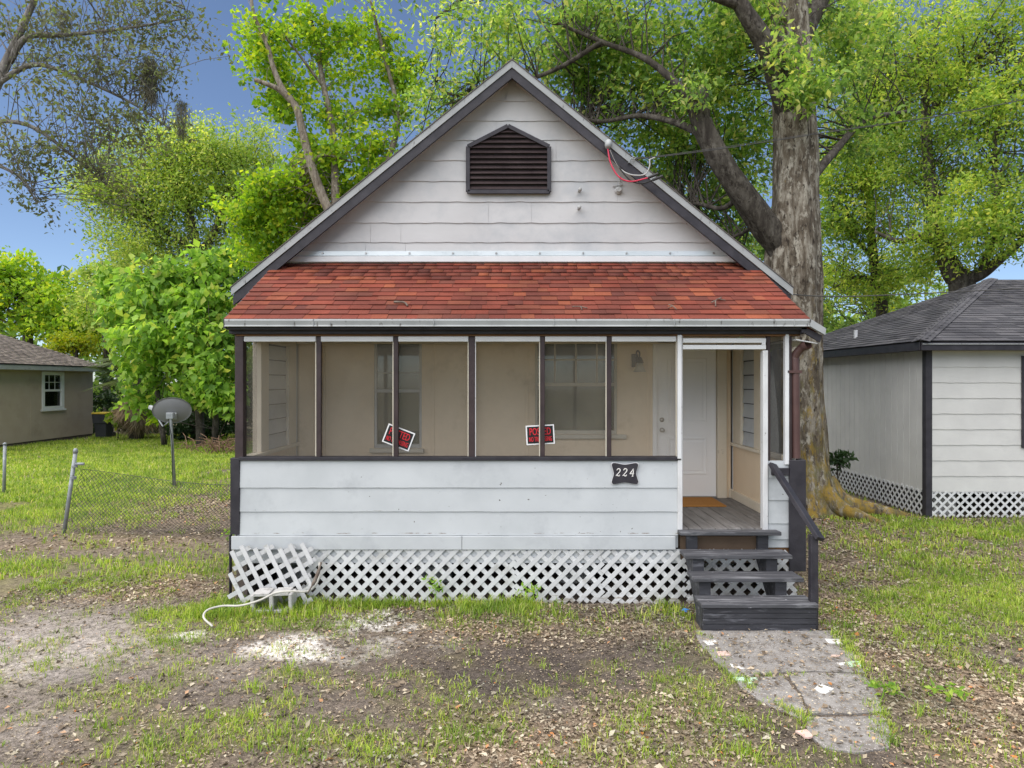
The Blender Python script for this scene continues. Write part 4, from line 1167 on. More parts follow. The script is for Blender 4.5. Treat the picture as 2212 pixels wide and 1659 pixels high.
# --- house number plaque
pq = Vector((X7(1349), YF - .016, Z7(1022)))
hw, hh = .152, .122
def plaque_outline(s_, y):
    o_ = []
    for t in np.linspace(0, 2 * math.pi, 96, endpoint=False):
        c_, s2 = math.cos(t), math.sin(t)
        # square with drawn-in sides and rounded ears
        q = max(abs(c_), abs(s2)); x = c_ / q; z = s2 / q
        pin = 1 - .20 * (math.cos(math.pi / 2 * min(abs(x), abs(z)))) ** 1.6
        r_ = 1 - .10 * (min(abs(x), abs(z))) ** 6
        o_.append((pq.x + x * pin * r_ * hw * s_, y, pq.z + z * pin * r_ * hh * s_))
    return o_
plq = MB().prism(plaque_outline(1.0, pq.y - .012), (0, .012, 0)).build("house_number_plaque", OLDWHITE)
tag(plq, "black scroll-edged plaque reading 224 on the white porch boards", "plaque")
MB().prism(plaque_outline(.95, pq.y - .018), (0, .0055, 0)).build("plaque_face", BLACK, plq)

def digit_strokes(kind):
    if kind == '2':
        return [[(-.30, .26), (-.30, .36), (-.16, .48), (.08, .48), (.26, .36), (.26, .18), (.08, -.06), (-.22, -.34), (-.34, -.46)], [(-.36, -.42), (-.16, -.36), (.06, -.46), (.26, -.46), (.36, -.28)]]
    return [[(.10, .50), (-.10, .22), (-.38, -.14), (-.40, -.18), (-.1, -.18), (.34, -.16)], [(.16, .36), (.16, -.2), (.14, -.50)], [(-.02, -.50), (.30, -.48)]]
for ch, dxx in (("2", -.070), ("2", .0), ("4", .076)):
    g = MB()
    for stv in digit_strokes(ch):
        pts = [(pq.x + dxx + (x + z * .22) * .056, pq.y - .021, pq.z + .012 + z * .078) for x, z in stv]
        pth = sagpath(pts, 4)
        n_ = len(pth); g.tube(pth, [.0030 + .0028 * math.sin(math.pi * i / (n_ - 1)) for i in range(n_)], 6)
    g.build("digit", DIGIT, plq)

# --- no trespassing signs
def posted(u, v, ang, label):
    c_ = Vector(at(u, v, YF + .07)); ca_, sa = math.cos(ang), math.sin(ang)
    A = Vector((ca_, 0, sa)); B = Vector((-sa, 0, ca_)); Nn = Vector((0, -1, 0))
    s_ = MB().obox(c_, A, B, Nn, .300, .205, .003, .0008).build("no_trespassing_sign", SIGNW)
    tag(s_, label, "sign", "posted signs behind the porch screen")
    MB().obox(c_ + Nn * .0022, A, B, Nn, .272, .178, .0012, .0003).build("sign_face", SIGNB, s_)
    for body, dy, wd, ht in (("POSTED", .036, .222, .076), ("NO TRESPASSING", -.044, .240, .050)):
        me = text_mesh(body, 1.0, 0.0)
        co = np.zeros(len(me.vertices) * 3, dtype=np.float32); me.vertices.foreach_get("co", co); co = co.reshape(-1, 3)
        lo_2 = co.min(0); hi_2 = co.max(0)
        faces = [tuple(p_.vertices) for p_ in me.polygons]
        thick = .003 if body == "POSTED" else .0022
        V = []
        for (x, y, z) in co:
            fx = ((x - lo_2[0]) / (hi_2[0] - lo_2[0]) - .5) * wd; fy = ((y - lo_2[1]) / (hi_2[1] - lo_2[1]) - .5) * ht
            V.append(c_ + A * fx + B * (fy + dy) + Nn * .0042)
        obj("lettering", V, faces, SIGNR, s_)
        V2 = [Vector(q) + A * .0014 + Nn * .0003 for q in V]; obj("lettering", V2, faces, SIGNR, s_)
        bpy.data.meshes.remove(me)
posted(861, 945, R(-21), "tilted red and black POSTED sign before the narrow grey window")
posted(1167, 939, R(3), "nearly level red and black POSTED sign below the wide blind window")

# --- fallen lattice, cinder block, conduit
flat = empty("lattice_panel", (X7(585), 6.98, 0), "loose grimy lattice piece tilted against the house corner over the cinder block", "lattice")
bx0, bx1, bz0, bz1 = (500 - CX) / F * 6.97, (672 - CX) / F * 6.97, .03, CAM_H - (1184 - HY) / F * 6.97
O_ = Vector(((bx0 + bx1) / 2, 6.97, (bz0 + bz1) / 2)); aa = R(30)
d1 = Vector((math.cos(aa), 0, math.sin(aa))); d2 = Vector((-math.sin(aa), 0, math.cos(aa)))
tilt = lambda q: Vector((q.x, 6.99 + (q.z - .3) * .16, q.z))
me_ = unit_box("slat", LATTOLD); rj = random.Random(3)
for (da, db, lay_) in ((d1, d2, 0.0), (d2, -d1, -.0078)):
    for k in range(-6, 7):
        p0 = O_ + db * (k * .110 + .03)
        t0, t1 = -9, 9
        for (p_, d_, lo_, hi_) in ((p0.x, da.x, bx0, bx1), (p0.z, da.z, bz0, bz1)):
            ta, tb = (lo_ - p_) / d_, (hi_ - p_) / d_
            t0 = max(t0, min(ta, tb)); t1 = min(t1, max(ta, tb))
        if t1 - t0 < .06: continue
        t0 += rj.uniform(-.05, .02); t1 += rj.uniform(-.02, .05)
        q0 = tilt(p0 + da * t0); q1 = tilt(p0 + da * t1); dd_ = (q1 - q0).normalized()
        sd2 = Vector((0, -1, 0)).cross(dd_).normalized(); nn_ = dd_.cross(sd2)
        inst("slat", me_, frame_matrix(q0 - sd2 * .0225 + Vector((0, lay_, 0)), dd_, sd2, nn_, (q1 - q0).length, .045, .007), flat)

cb = Vector(gnd(592, 1312)); cb.y = 6.83; cb.x = (592 - CX) / F * 6.83; cb.z = .02
A = Vector((1, .05, .02)).normalized(); Bv = Vector((-.05, 1, 0)).normalized(); Cv = A.cross(Bv)
g = MB(); L_, Wd, Hh = .40, .19, .17
blk = empty("cinder_block", (cb.x, cb.y, 0), "grey cinder block lying on its side below the tilted lattice", "block")
for (dx_, w_) in ((-.185, .035), (0, .04), (.185, .035)):
    g.obox(cb + A * dx_ + Cv * .085, A, Bv, Cv, w_, Wd, Hh, .008)
for dz_ in (.0, .17):
    for sg in (-1, 1):
        g.obox(cb + A * (sg * .094) + Cv * (dz_), A, Bv, Cv, .150, Wd - .004, .032, .004)
g.build("block_web", BLOCKM, blk)

pp = [(690, 1215, 6.98), (688, 1252, 6.86), (668, 1276, 6.74), (630, 1277, 6.68), (595, 1281, 6.66), (560, 1297, 6.60), (520, 1308, 6.58), (480, 1309, 6.58), (448, 1318, 6.50), (440, 1334, 6.42), (459, 1353, 6.30)]
pts = [Vector(at(*q)) for q in pp]
for q in pts: q.z = max(q.z, .018)
cd = MB().tube(sagpath(pts, 7), .010, 8).build("bent_conduit", PIPEW, None, True)
tag(cd, "bent off-white conduit hose curling over the cinder block into the grass", "hose")
tag(MB().tube(sagpath([Vector(at(664, 1282, 6.72)), Vector(at(682, 1250, 6.78)), Vector(at(694, 1215, 6.9))], 6), [.006] * 4 + [.018] * 6 + [.010] * 3, 8).build("frayed_stake", TWIGM, None, True),
    "frayed grey stick poking up beside the conduit hose", "stick")

# --- concrete walk: broken slabs with tile fragments pressed in
walk = obj("path", [(1.6, 4.2, -.06), (3.6, 4.2, -.06), (3.6, 6.4, -.06), (1.6, 6.4, -.06)], [(0, 1, 2, 3)], CONC)
tag(walk, "broken concrete walk leading to the black steps", kind="structure")
def slab(pts, zt):
    P_ = [Vector((*gnd(u, v)[:2], zt)) for u, v in pts]
    # roughen the outline
    o_ = []
    for i in range(len(P_)):
        a, b2 = P_[i], P_[(i + 1) % len(P_)]; k_ = max(2, int((b2 - a).length / .05))
        for k in range(k_):
            q = a.lerp(b2, k / k_)
            o_.append(q + Vector((random.uniform(-.008, .008), random.uniform(-.008, .008), 0)))
    MB().prism(o_, (0, 0, -.06)).build("slab", CONC, walk)
slab([(1503, 1362), (1802, 1362), (1834, 1395), (1868, 1452), (1760, 1449), (1700, 1450), (1586, 1461), (1545, 1425), (1507, 1383)], -.001)
slab([(1588, 1465), (1690, 1457), (1720, 1492), (1744, 1534), (1740, 1552), (1700, 1540), (1645, 1512), (1606, 1486)], -.006)
slab([(1702, 1454), (1760, 1452), (1868, 1456), (1895, 1500), (1905, 1536), (1840, 1541), (1752, 1540), (1730, 1495)], -.002)
slab([(1745, 1546), (1840, 1545), (1905, 1540), (1925, 1580), (1920, 1612), (1850, 1624), (1780, 1612), (1745, 1580)], -.007)
def tile(name_mat, pts, k):
    P_ = [Vector((*gnd((1900 + x * .4973) / 1.3562, (1750 + y * .4973) / 1.3562)[:2], .004)) for x, y in pts]
    o_ = []
    for i in range(len(P_)):
        a, b2 = P_[i], P_[(i + 1) % len(P_)]
        for t in (0, .33, .67): o_.append(a.lerp(b2, t) + Vector((random.uniform(-.004, .004), random.uniform(-.004, .004), 0)))
    MB().prism(o_, (0, 0, -.012)).build("tile_fragment", name_mat, walk)
for i, (mt, q) in enumerate(((TILEW, [(320, 258), (395, 254), (412, 276), (350, 282)]), (TILEP, [(402, 320), (470, 318), (485, 342), (415, 346)]), (TILEW, [(478, 392), (515, 400), (572, 420), (530, 424), (495, 412)]),
                             (TILEG, [(1162, 380), (1245, 378), (1250, 406), (1185, 410)]), (TILEW, [(1040, 245), (1122, 250), (1142, 276), (1060, 270)]), (TILEG, [(495, 472), (560, 470), (575, 492), (520, 488)]),
                             (TILEG, [(574, 478), (640, 472), (640, 502), (588, 508)]), (TILEW, [(975, 540), (1010, 514), (1092, 538), (1040, 572), (1000, 556)]), (TILEP, [(865, 788), (930, 780), (972, 822), (925, 826)]),
                             (TILEP, [(1076, 340), (1130, 342), (1126, 350), (1080, 349)]), (TILEW, [(1110, 388), (1160, 384), (1150, 398), (1120, 398)]))):
    tile(mt, q, i)
q = gnd(1458, 1307)
bs = kites(np.array([[q[0], 6.75, .03], [q[0] + .02, 6.74, .025]]), np.array([.09, .06]), np.array([.045, .03]), np.array([[.95, .1, .1], [.5, -.6, .1]]), np.array([[0, -.3, 1.], [.2, -.3, 1.]]), .2)
tag(fast("plastic_scrap", bs[0], bs[1], BLUEP), "small crumpled blue plastic scrap on the litter by the steps", "litter")

# --- twigs lying on the porch roof
def twig(u, v, pts, r_, label):
    Y_ = None
    # point on the roof plane seen at (u, v)
    dirv = Vector(((u - CX) / F, 1, -(v - HY) / F)); c0 = Vector((0, 0, CAM_H)); p0 = Vector((0, EY, EZ))
    t = (p0 - c0).dot(nrm) / dirv.dot(nrm); P0 = c0 + dirv * t
    g_ = MB()
    for line in pts:
        g_.tube(sagpath([P0 + Vector((a, 0, 0)) + sl * b2 + nrm * (.022 + c2) for a, b2, c2 in line], 4), r_, 6)
    tag(g_.build("fallen_twig", TWIGM, None, True), label, "twig", "twigs on the porch roof")
twig(866, 660, [[(-.08, .05, 0), (-.02, .03, .008), (.04, .02, .005), (.08, -.06, 0)]], .010, "short thick mossy twig on the red shingles above the narrow window")
twig(1548, 655, [[(-.05, -.14, 0), (-.02, -.02, .02), (.05, .06, .015), (.08, .12, 0)], [(-.02, -.02, .02), (-.08, -.06, .01)], [(.02, .02, .02), (.10, .03, 0)]], .006, "forked leafy twig on the red shingles above the door")
twig(1452, 667, [[(-.03, .06, 0), (0, 0, .012), (.03, -.07, 0)], [(0, 0, .012), (-.05, -.03, 0)]], .005, "thin broken twig on the shingles above the wall lamp")
twig(1252, 668, [[(-.08, .02, 0), (0, .01, .006), (.08, -.02, 0)], [(.01, .01, .006), (.02, -.07, 0)]], .005, "thin T-shaped twig on the shingles above the wide window")

# ================================================================== NEIGHBOURING HOUSES
# --- right neighbour
RX, RYF, RYB = 7.0, 11.53, 18.6
rh = empty("neighbour_house", (9.5, 14.5, 0), "grey white house with charcoal hip roof and lattice skirt beyond the big trunk", "house")
RB, RTOP = .437, 2.90
fwall = part("front_wall", NWHITE, rh, RX + .02, 13.5, RYF + .01, RYF + .12, RB, RTOP)
z = RB; i = 0
while z < RTOP - .02:
    z1 = min(z + .263, RTOP)
    siding_row("siding_board", NWHITE, fwall, RX + .08, 13.4, z, z1 + .004, RYF, .014, 60, .003, 70 + i); z = z1; i += 1
swall = part("side_wall", DARKWOOD, rh, RX + .012, RX + .10, RYF + .02, RYB, RB, RTOP)
y = RYF + .09
while y < RYB:
    part("vertical_board", NWHITE, swall, RX - .004, RX + .0115, y, y + .184, RB - .01, RTOP, .004); y += .195
part("corner_board", BLACK, rh, RX - .02, RX + .085, RYF - .024, RYF - .0005, .02, RTOP)
part("corner_board", BLACK, rh, RX - .021, RX - .005, RYF, RYF + .088, .02, RTOP)
part("rear_wall", NWHITE, rh, RX + .11, 13.5, RYB - .1, RYB, RB, RTOP)
part("end_wall", NWHITE, rh, 13.4, 13.5, RYF + .13, RYB - .11, RB, RTOP)
for i in range(4):
    part("pier_block", BLOCKM, rh, 7.3 + i * 1.6, 7.7 + i * 1.6, RYF + .3, RYF + .5, -.02, RB - .04)
part("floor_framing", DARKWOOD, rh, RX + .12, 13.4, RYF + .13, RYB - .12, RB - .03, RB + .06)
part("corner_post", OLDWHITE, rh, RX + .02, RX + .09, RYF + .02, RYF + .09, -.02, RB)
for nm, O_, A_, W_ in (("front", (RX + .02, RYF - .004, .02), (1, 0, 0), 6.35), ("side", (RX - .0045, 17.5, .02), (0, -1, 0), 5.9)):
    lp = MB().box(*((RX + .09, 13.35, RYF + .0, RYF + .009, RB - .02, RB - .001) if nm == "front" else (RX, RX + .010, RYF + .09, 17.4, RB - .03, RB - .012))).build("lattice_panel", LATT, rh)
    lattice(lp, O_, A_, (0, 0, 1), W_, RB - .03 + (.02 if nm == "side" else 0), LATT, pitch=.150, sw=.036, ragged=.012)
nw = MB()
for a, b2, c2, d2 in ((8.59, 8.66, 1.18, 2.73), (9.5, 9.57, 1.18, 2.73), (8.66, 9.5, 2.66, 2.73), (8.66, 9.5, 1.18, 1.25)):
    nw.box(a, b2, RYF - .04, RYF - .012, c2, d2)
nwo = nw.build("window", BLACK, rh)
part("pane", GLASS, nwo, 8.66, 9.5, RYF - .03, RYF - .02, 1.25, 2.66, 0)
EX0, EYF, EYB, EZR = 6.7, 11.2, 18.8, 2.96
PKX, PKY, PKZ = 10.5, 15.0, 4.54
rf = MB()
rf.add([(EX0, EYF, EZR), (16.5, EYF, EZR), (16.5, EYB, EZR), (EX0, EYB, EZR), (PKX, PKY, PKZ), (16.5, PKY, PKZ)], [(0, 1, 5, 4), (3, 0, 4), (2, 3, 4, 5), (0, 3, 2, 1), (1, 2, 5)])
rroof = rf.build("roof", GREYSH, rh)
sc = lambda q: (q - Vector((0, 0, CAM_H))).length
sB = Vector((PKX - EX0, 0, PKZ - EZR)); sLen = sB.length
ex_ = .14; nrow = int(sLen / ex_)
shingles(rroof, GREYSH, (EX0, EYB, EZR), (0, -1, 0), sB, nrow, ex_, lambda t: ((t / sLen) * 3.8, 7.6 - (t / sLen) * 3.8), .22, .42, 150, sc)
fB = Vector((0, PKY - EYF, PKZ - EZR))
shingles(rroof, GREYSH, (EX0, EYF, EZR), (1, 0, 0), fB, nrow, ex_, lambda t: ((t / sLen) * 3.8, 5.2), .22, .42, 150, sc)
hd = Vector((PKX - EX0, PKY - EYF, PKZ - EZR)); hn = hd.normalized()
me_ = unit_box("hip_cap", GREYSH)
k = 0
while k * .16 < hd.length - .1:
    p_ = Vector((EX0, EYF, EZR)) + hn * (k * .16) + Vector((0, 0, .022 + .004))
    sd = Vector((1, -1, 0)).normalized()
    for sg in (-1, 1):
        w = Vector((sg, -sg, 0)).normalized(); out_ = (w * 1.0 + Vector((0, 0, -.30))).normalized()
        inst("hip_cap", me_, frame_matrix(p_, hn, out_, hn.cross(out_) if sg < 0 else out_.cross(hn), .20, .14, .008), rroof)
    k += 1
part("fascia", BLACK, rh, EX0 + .03, 14, EYF + .015, EYF + .04, EZR - .15, EZR - .012)
part("fascia", BLACK, rh, EX0 + .012, EX0 + .03, EYF + .045, EYB, EZR - .15, EZR - .012)
part("drip_edge", TRIMGREY, rh, EX0 + .04, 14, EYF - .006, EYF + .012, EZR - .055, EZR - .04, .002)
part("soffit", BLACK, rh, EX0 + .04, 14, EYF + .045, RYF - .016, EZR - .14, EZR - .12)
part("soffit", BLACK, rh, EX0 + .04, RX - .03, RYF - .014, EYB - .1, EZR - .14, EZR - .12)
q = Vector((7.35, 14.6, EZR + (7.35 - EX0) * .416))
MB().tube([q - Vector((0, 0, .05)), q + Vector((0, 0, .17))], .038, 12).build("vent_pipe", TRIMWHITE, rh)

# --- left neighbour
LX = -17.65
lh = empty("neighbour_house", (-21, 24, 0), "taupe stucco house with brown hip roof and one small white window", "house")
lwY0, lwY1 = 17.5, 28.75
wy0, wy1, wz0, wz1 = 25.72, 26.78, 1.30, 2.59
g = MB()
g.box(LX - .15, LX, lwY0, wy0, .12, 2.86, 0).box(LX - .15, LX, wy1, lwY1, .12, 2.86, 0).box(LX - .15, LX, wy0, wy1, .12, wz0, 0).box(LX - .15, LX, wy0, wy1, wz1, 2.86, 0)
g.build("side_wall", STUCCO, lh)
part("base_course", CRAWL, lh, LX - .16, LX - .03, lwY0 + .01, lwY1 - .01, -.1, .12)
part("rear_wall", STUCCO, lh, -25, LX - .151, lwY1 - .15, lwY1, -.05, 2.86)
part("front_wall", STUCCO, lh, -25, LX - .151, lwY0, lwY0 + .15, -.05, 2.86)
part("wall_joint", STUCCO, lh, LX, LX + .006, 25.02, 25.04, .12, 2.86, .001)
g = MB()
for a, b2, c2, d2 in ((wy0 - .1, wy0 + .04, wz0 - .05, wz1 + .1), (wy1 - .04, wy1 + .1, wz0 - .05, wz1 + .1), (wy0 + .04, wy1 - .04, wz1 - .04, wz1 + .1), (wy0 + .04, wy1 - .04, wz0 - .05, wz0 + .06)):
    g.box(LX - .06, LX + .03, a, b2, c2, d2)
wn_ = g.build("window", TRIMWHITE, lh)
part("window_sill", TRIMWHITE, wn_, LX - .02, LX + .07, wy0 - .16, wy1 + .16, wz0 - .12, wz0 - .052)
zm = (wz0 + wz1) / 2 + .02
part("meeting_rail", TRIMWHITE, wn_, LX - .08, LX - .01, wy0 + .041, wy1 - .041, zm - .04, zm + .04)
part("pane", GLASS, wn_, LX - .07, LX - .065, wy0 + .041, wy1 - .041, wz0 + .061, zm - .041, 0)
part("pane", GLASS, wn_, LX - .055, LX - .05, wy0 + .041, wy1 - .041, zm + .041, wz1 - .041, 0)
for k in (1, 2):
    yy = wy0 + .04 + (wy1 - wy0 - .08) * k / 3
    part("muntin", TRIMWHITE, wn_, LX - .046, LX - .03, yy - .012, yy + .012, zm + .041, wz1 - .041, .002)
part("muntin", TRIMWHITE, wn_, LX - .045, LX - .031, wy0 + .041, wy1 - .041, (zm + wz1) / 2 - .012, (zm + wz1) / 2 + .012, .002)
part("room_back", ROOM, lh, LX - 1.6, LX - 1.5, lwY0 + .2, lwY1 - .2, 0, 2.8)
LEX, LEY, LEZ = -17.3, 29.1, 2.92
LPX, LPY, LPZ = -21.6, 24.8, LEZ + 4.3 * .47
rf = MB(); rf.add([(LEX, 17.1, LEZ), (LEX, LEY, LEZ), (-25.9, LEY, LEZ), (-25.9, 17.1, LEZ), (LPX, LPY, LPZ), (LPX, 21.4, LPZ)], [(0, 1, 4, 5), (1, 2, 4), (2, 3, 5, 4), (3, 0, 5), (0, 3, 2, 1)])
lr = rf.build("roof", TAUPESH, lh)
lB = Vector((LPX - LEX, 0, LPZ - LEZ)); ll = lB.length
shingles(lr, TAUPESH, (LEX, 17.1, LEZ), (0, 1, 0), lB, int(ll / .145), .145, lambda t: (t / ll * 4.3, 12.0 - t / ll * 4.3), .25, .5, 0, name="shingle")
part("fascia", TRIMGREY, lh, LEX - .05, LEX - .02, 17.1, LEY - .02, LEZ - .2, LEZ - .03)
part("fascia", TRIMGREY, lh, -25.8, LEX - .06, LEY - .05, LEY - .02, LEZ - .2, LEZ - .03)
part("roof_edge", BLACK, lh, LEX - .045, LEX - .004, 17.1, LEY, LEZ - .03, LEZ - .012, .002)
part("soffit", TRIMGREY, lh, LX + .002, LEX - .055, 17.2, LEY - .06, LEZ - .16, LEZ - .14)

# --- wheeled bin
bx_, by_ = -16.72, 28.0
wb = empty("wheeled_bin", (bx_, by_, 0), "charcoal wheeled bin with yellow lid at the stucco house corner", "bin")
g = MB(); w0, w1 = .22, .29; zs = [0.03, .5, .95]
ring = lambda w, d_, z: [(bx_ - w, by_ - d_, z), (bx_ + w, by_ - d_, z), (bx_ + w, by_ + d_, z), (bx_ - w, by_ + d_, z)]
vv = ring(.21, .24, .03) + ring(.24, .29, .6) + ring(.28, .33, .62) + ring(.30, .35, .98)
ff = [(3, 2, 1, 0)]
for k in range(3):
    for j in range(4): ff.append((k * 4 + j, k * 4 + (j + 1) % 4, (k + 1) * 4 + (j + 1) % 4, (k + 1) * 4 + j))
ff.append((12, 13, 14, 15)); g.add(vv, ff); g.build("bin_body", PLASTIC, wb)
MB().box(bx_ - .31, bx_ + .31, by_ - .38, by_ + .36, .981, 1.05, .02).build("bin_lid", YELLOW, wb)
MB().tube([(bx_ - .26, by_ + .42, .95), (bx_ + .26, by_ + .42, .95)], .018, 8).build("handle", PLASTIC, wb)
for sx in (-1, 1):
    MB().tube([(bx_ + sx * .22, by_ + .25, .11), (bx_ + sx * .27, by_ + .25, .11)], .11, 16).build("wheel", BLKC, wb)

# --- satellite dish on its pole
dq = gnd(378, 1049); dqx, dqy = float(dq[0]), float(dq[1])
sd_ = empty("satellite_dish", (dqx, dqy, 0), "grey satellite dish seen from behind on a leaning steel pole", "satellite dish")
ptop = Vector(at(369, 903, dqy))
MB().tube([(dqx, dqy, -.1), ptop - Vector((0, 0, .03)), ptop + Vector((-.01, 0, .09))], [.032, .031, .031], 10).build("pole", GALV, sd_, True)
MB().tube(sagpath([Vector((dqx - .03, dqy - .035, .0)), Vector((dqx - .045, dqy - .04, .5)), Vector((dqx - .05, dqy - .04, 1.0)), ptop + Vector((-.05, -.02, 0))], 5), .007, 6).build("cable", BLKC, sd_)
cc = Vector(at(371, 889, dqy + .06)); nd = Vector((-.34, .86, .30)).normalized()
ax = nd.cross(Vector((0, 0, 1))).normalized(); az = ax.cross(nd)
vs_ = []; fs_ = []; nr_, na_ = 8, 40
for side in (0, 1):
    for i in range(nr_ + 1):
        rr = i / nr_
        for k in range(na_):
            a = 2 * math.pi * k / na_
            q = cc + ax * (.40 * rr * math.cos(a)) + az * (.305 * rr * math.sin(a)) + nd * (.075 * rr * rr + (.008 if side else 0))
            vs_.append(q)
base_ = (nr_ + 1) * na_
for side in (0, 1):
    for i in range(nr_):
        for k in range(na_):
            a, b2, c2, d2 = [side * base_ + t for t in (i * na_ + k, i * na_ + (k + 1) % na_, (i + 1) * na_ + (k + 1) % na_, (i + 1) * na_ + k)]
            fs_.append((a, b2, c2, d2) if side else (d2, c2, b2, a))
for k in range(na_):
    a = nr_ * na_ + k; b2 = nr_ * na_ + (k + 1) % na_
    fs_.append((a, b2, b2 + base_, a + base_))
obj("dish", vs_, fs_, DISHM, sd_, True)
MB().box(ptop.x - .09, ptop.x + .07, ptop.y - .05, ptop.y + .06, ptop.z - .02, ptop.z + .12, .01).obox(cc - nd * .03 - az * .1, ax, nd, az, .2, .05, .16, .01).build("bracket", GALV, sd_)
e0 = cc - az * .22 - ax * .05 - nd * .02; e1 = Vector(at(352, 921, dqy)); e2 = Vector(at(328, 884, dqy + .35))
MB().tube([e0, e1, e2], [.016, .016, .014], 8).build("feed_arm", GALV, sd_)
MB().obox(e2 + Vector((.0, 0, .03)), Vector((.8, -.3, -.3)), Vector((.3, .9, 0)), Vector((.3, 0, .9)), .16, .09, .09, .02).build("receiver", TRIMGREY, sd_)

# --- chain link fence
fq = gnd(138, 1150); fx, fy = float(fq[0]), float(fq[1])
ftop = Vector(at(163, 978, fy))
fe = empty("chain_link_fence", (fx, fy, 0), "sagging chain link fence with leaning grey post beside the cottage", "fence")
MB().tube([(fx - .01, fy, -.1), ftop], [.030, .029], 12).tube([ftop - Vector((0, 0, .004)), ftop + Vector((0, 0, .05)), ftop + Vector((0, 0, .07))], [.035, .033, .012], 12).build("fence_post", GALV, fe, True)
MB().tube([ftop - Vector((0, 0, .17)), ftop + Vector((.13, 0, -.17))], [.022, .022], 10).build("rail_stub", GALV, fe, True)
MB().tube([ftop - Vector((.01, 0, .22)), ftop - Vector((.012, 0, .19))], [.04, .04], 12).tube([ftop - Vector((.03, 0, .36)), ftop - Vector((.033, 0, .40))], [.043, .043], 12).build("tension_band", GALV, fe)
def fence_pt(s_, h_):
    """s_ 0..1 along the run, h_ 0..1 up the sagging mesh"""
    x = fx + .05 + s_ * (XL - fx - .05)
    top = .95 - .16 * math.sin(math.pi * min(1, s_ * 1.1)) - .25 * s_ ** 2
    lean = .12 * h_ * (1 - s_)
    return Vector((x + lean + .03 * math.sin(9 * h_ + 5 * s_), fy + .10 * math.sin(s_ * 7) * h_ + .08 * h_, top * h_ ** 1.05 + .01))
nS, nH = 62, 15
lines = []
for k in range(-nH, nS + 1):
    for sg in (1, -1):
        pl = []
        for j in range(nH + 1):
            s2 = (k + j) if sg == 1 else (k + nH - j)
            if 0 <= s2 <= nS: pl.append(fence_pt(s2 / nS, j / nH))
        if len(pl) > 1: lines.append(pl)
g = MB()
for pl in lines: g.tube(pl, .0030, 4, False)
g.tube([fence_pt(i / 30, 1.0) for i in range(31)], .004, 5, False)
wm = g.build("wire_mesh", WIREM, fe); wm["kind"] = "stuff"
p2q = Vector((-10.42, 14.0, 0))
fp = empty("fence_post", p2q, "lone upright grey fence post standing on the lawn before the stucco house", "post")
MB().tube([p2q - Vector((0, 0, .1)), p2q + Vector((.02, 0, 1.0))], [.032, .030], 12).build("post_tube", GALV, fp, True)
MB().tube([p2q + Vector((.02, 0, 1.0)), p2q + Vector((.02, 0, 1.03)), p2q + Vector((.02, 0, 1.05))], [.038, .036, .012], 12).build("post_cap", GALV, fp, True)

# ================================================================== TREES AND SHRUBS
def clump_leaves(C, r, n, L, W, droop=0.0, flat=.75):
    """C (k,3) clump centres, n leaves in each"""
    k = len(C)
    c = np.repeat(C, n, 0); rr = np.repeat(r, n)
    o = rdir(k * n) * (rng.uniform(0, 1, k * n) ** .45)[:, None] * rr[:, None]
    o[:, 2] *= flat
    P = c + o
    d = rdir(k * n, -droop)
    nr_ = rng.normal(0, .8, (k * n, 3)); nr_[:, 2] += .7
    s = rng.uniform(.5, 1.5, k * n)
    return kites(P, L * s, W * s, d, nr_)

def ellip(u, v, D, ru, rv, rd, n, shell=.5):
    c = at(u, v, D); rx = ru / F * D; rz = rv / F * D
    q = rdir(n) * (rng.uniform(0, 1, n) ** shell)[:, None]
    return c + q * np.array([rx, rd, rz])

def twigs(g, limbs, C, r0=.018, r1=.004, sag=.15, maxn=400):
    """thin boughs from the nearest limb point to the clump centres"""
    pts = np.array([list(p_) for l in limbs for p_ in l])
    idx = rng.permutation(len(C))[:maxn]
    for i in idx:
        c = C[i]
        dd = np.linalg.norm(pts - c + np.array([0, 0, .6]), axis=1)
        near = np.argsort(dd)[:14]
        a = Vector(pts[int(near[rng.integers(0, len(near))])]); b2 = Vector(c)
        L = (b2 - a).length
        j = Vector(rng.normal(0, .10 * L, 3))
        m1 = a.lerp(b2, .4) + j + Vector((0, 0, sag * L * .4)); m2 = a.lerp(b2, .75) + j * .6 + Vector((0, 0, sag * L * .3))
        k = min(1.5, .4 + L * .35)
        g.tube([a, m1, m2, b2], [r0 * k, r0 * k * .7, r0 * k * .4 + r1 * .5, r1], 5, False)

def dense(pts, n=5): return sagpath(pts, n)

def make_tree(name, label, cat, trunk_paths, bark, C, rad, nleaf, L, W, leafm, droop=.2, group=None, flat=.75, tw=.018, maxtw=400, trunk_n=12):
    """trunk_paths: list of (points, radii); first one is the trunk"""
    base = Vector(trunk_paths[0][0][0])
    t = empty(name, (base.x, base.y, 0), label, cat, group)
    g = MB(); limbs = []
    for i, (pts, rr) in enumerate(trunk_paths):
        p_ = sagpath(pts, 6); m_ = len(p_)
        rads = list(np.interp(np.linspace(0, len(rr) - 1, m_), range(len(rr)), rr))
        g.tube(p_, rads, trunk_n if i == 0 else 8); limbs.append(p_[max(0, m_ // 3) if i == 0 else 0:])
    g.build("trunk", bark, t, True)
    if tw:
        h = MB(); twigs(h, limbs, C, tw, .004, maxn=maxtw)
        if h.v: h.build("boughs", bark, t, True)["kind"] = "stuff"
    V, T = clump_leaves(C, rad, nleaf, L, W, droop, flat)
    cr = fast("crown", V, T, leafm, t)
    return t

def radii(n, a, b): return rng.uniform(a, b, n)
V3 = lambda u, v, D: tuple(map(float, at(u, v, D)))

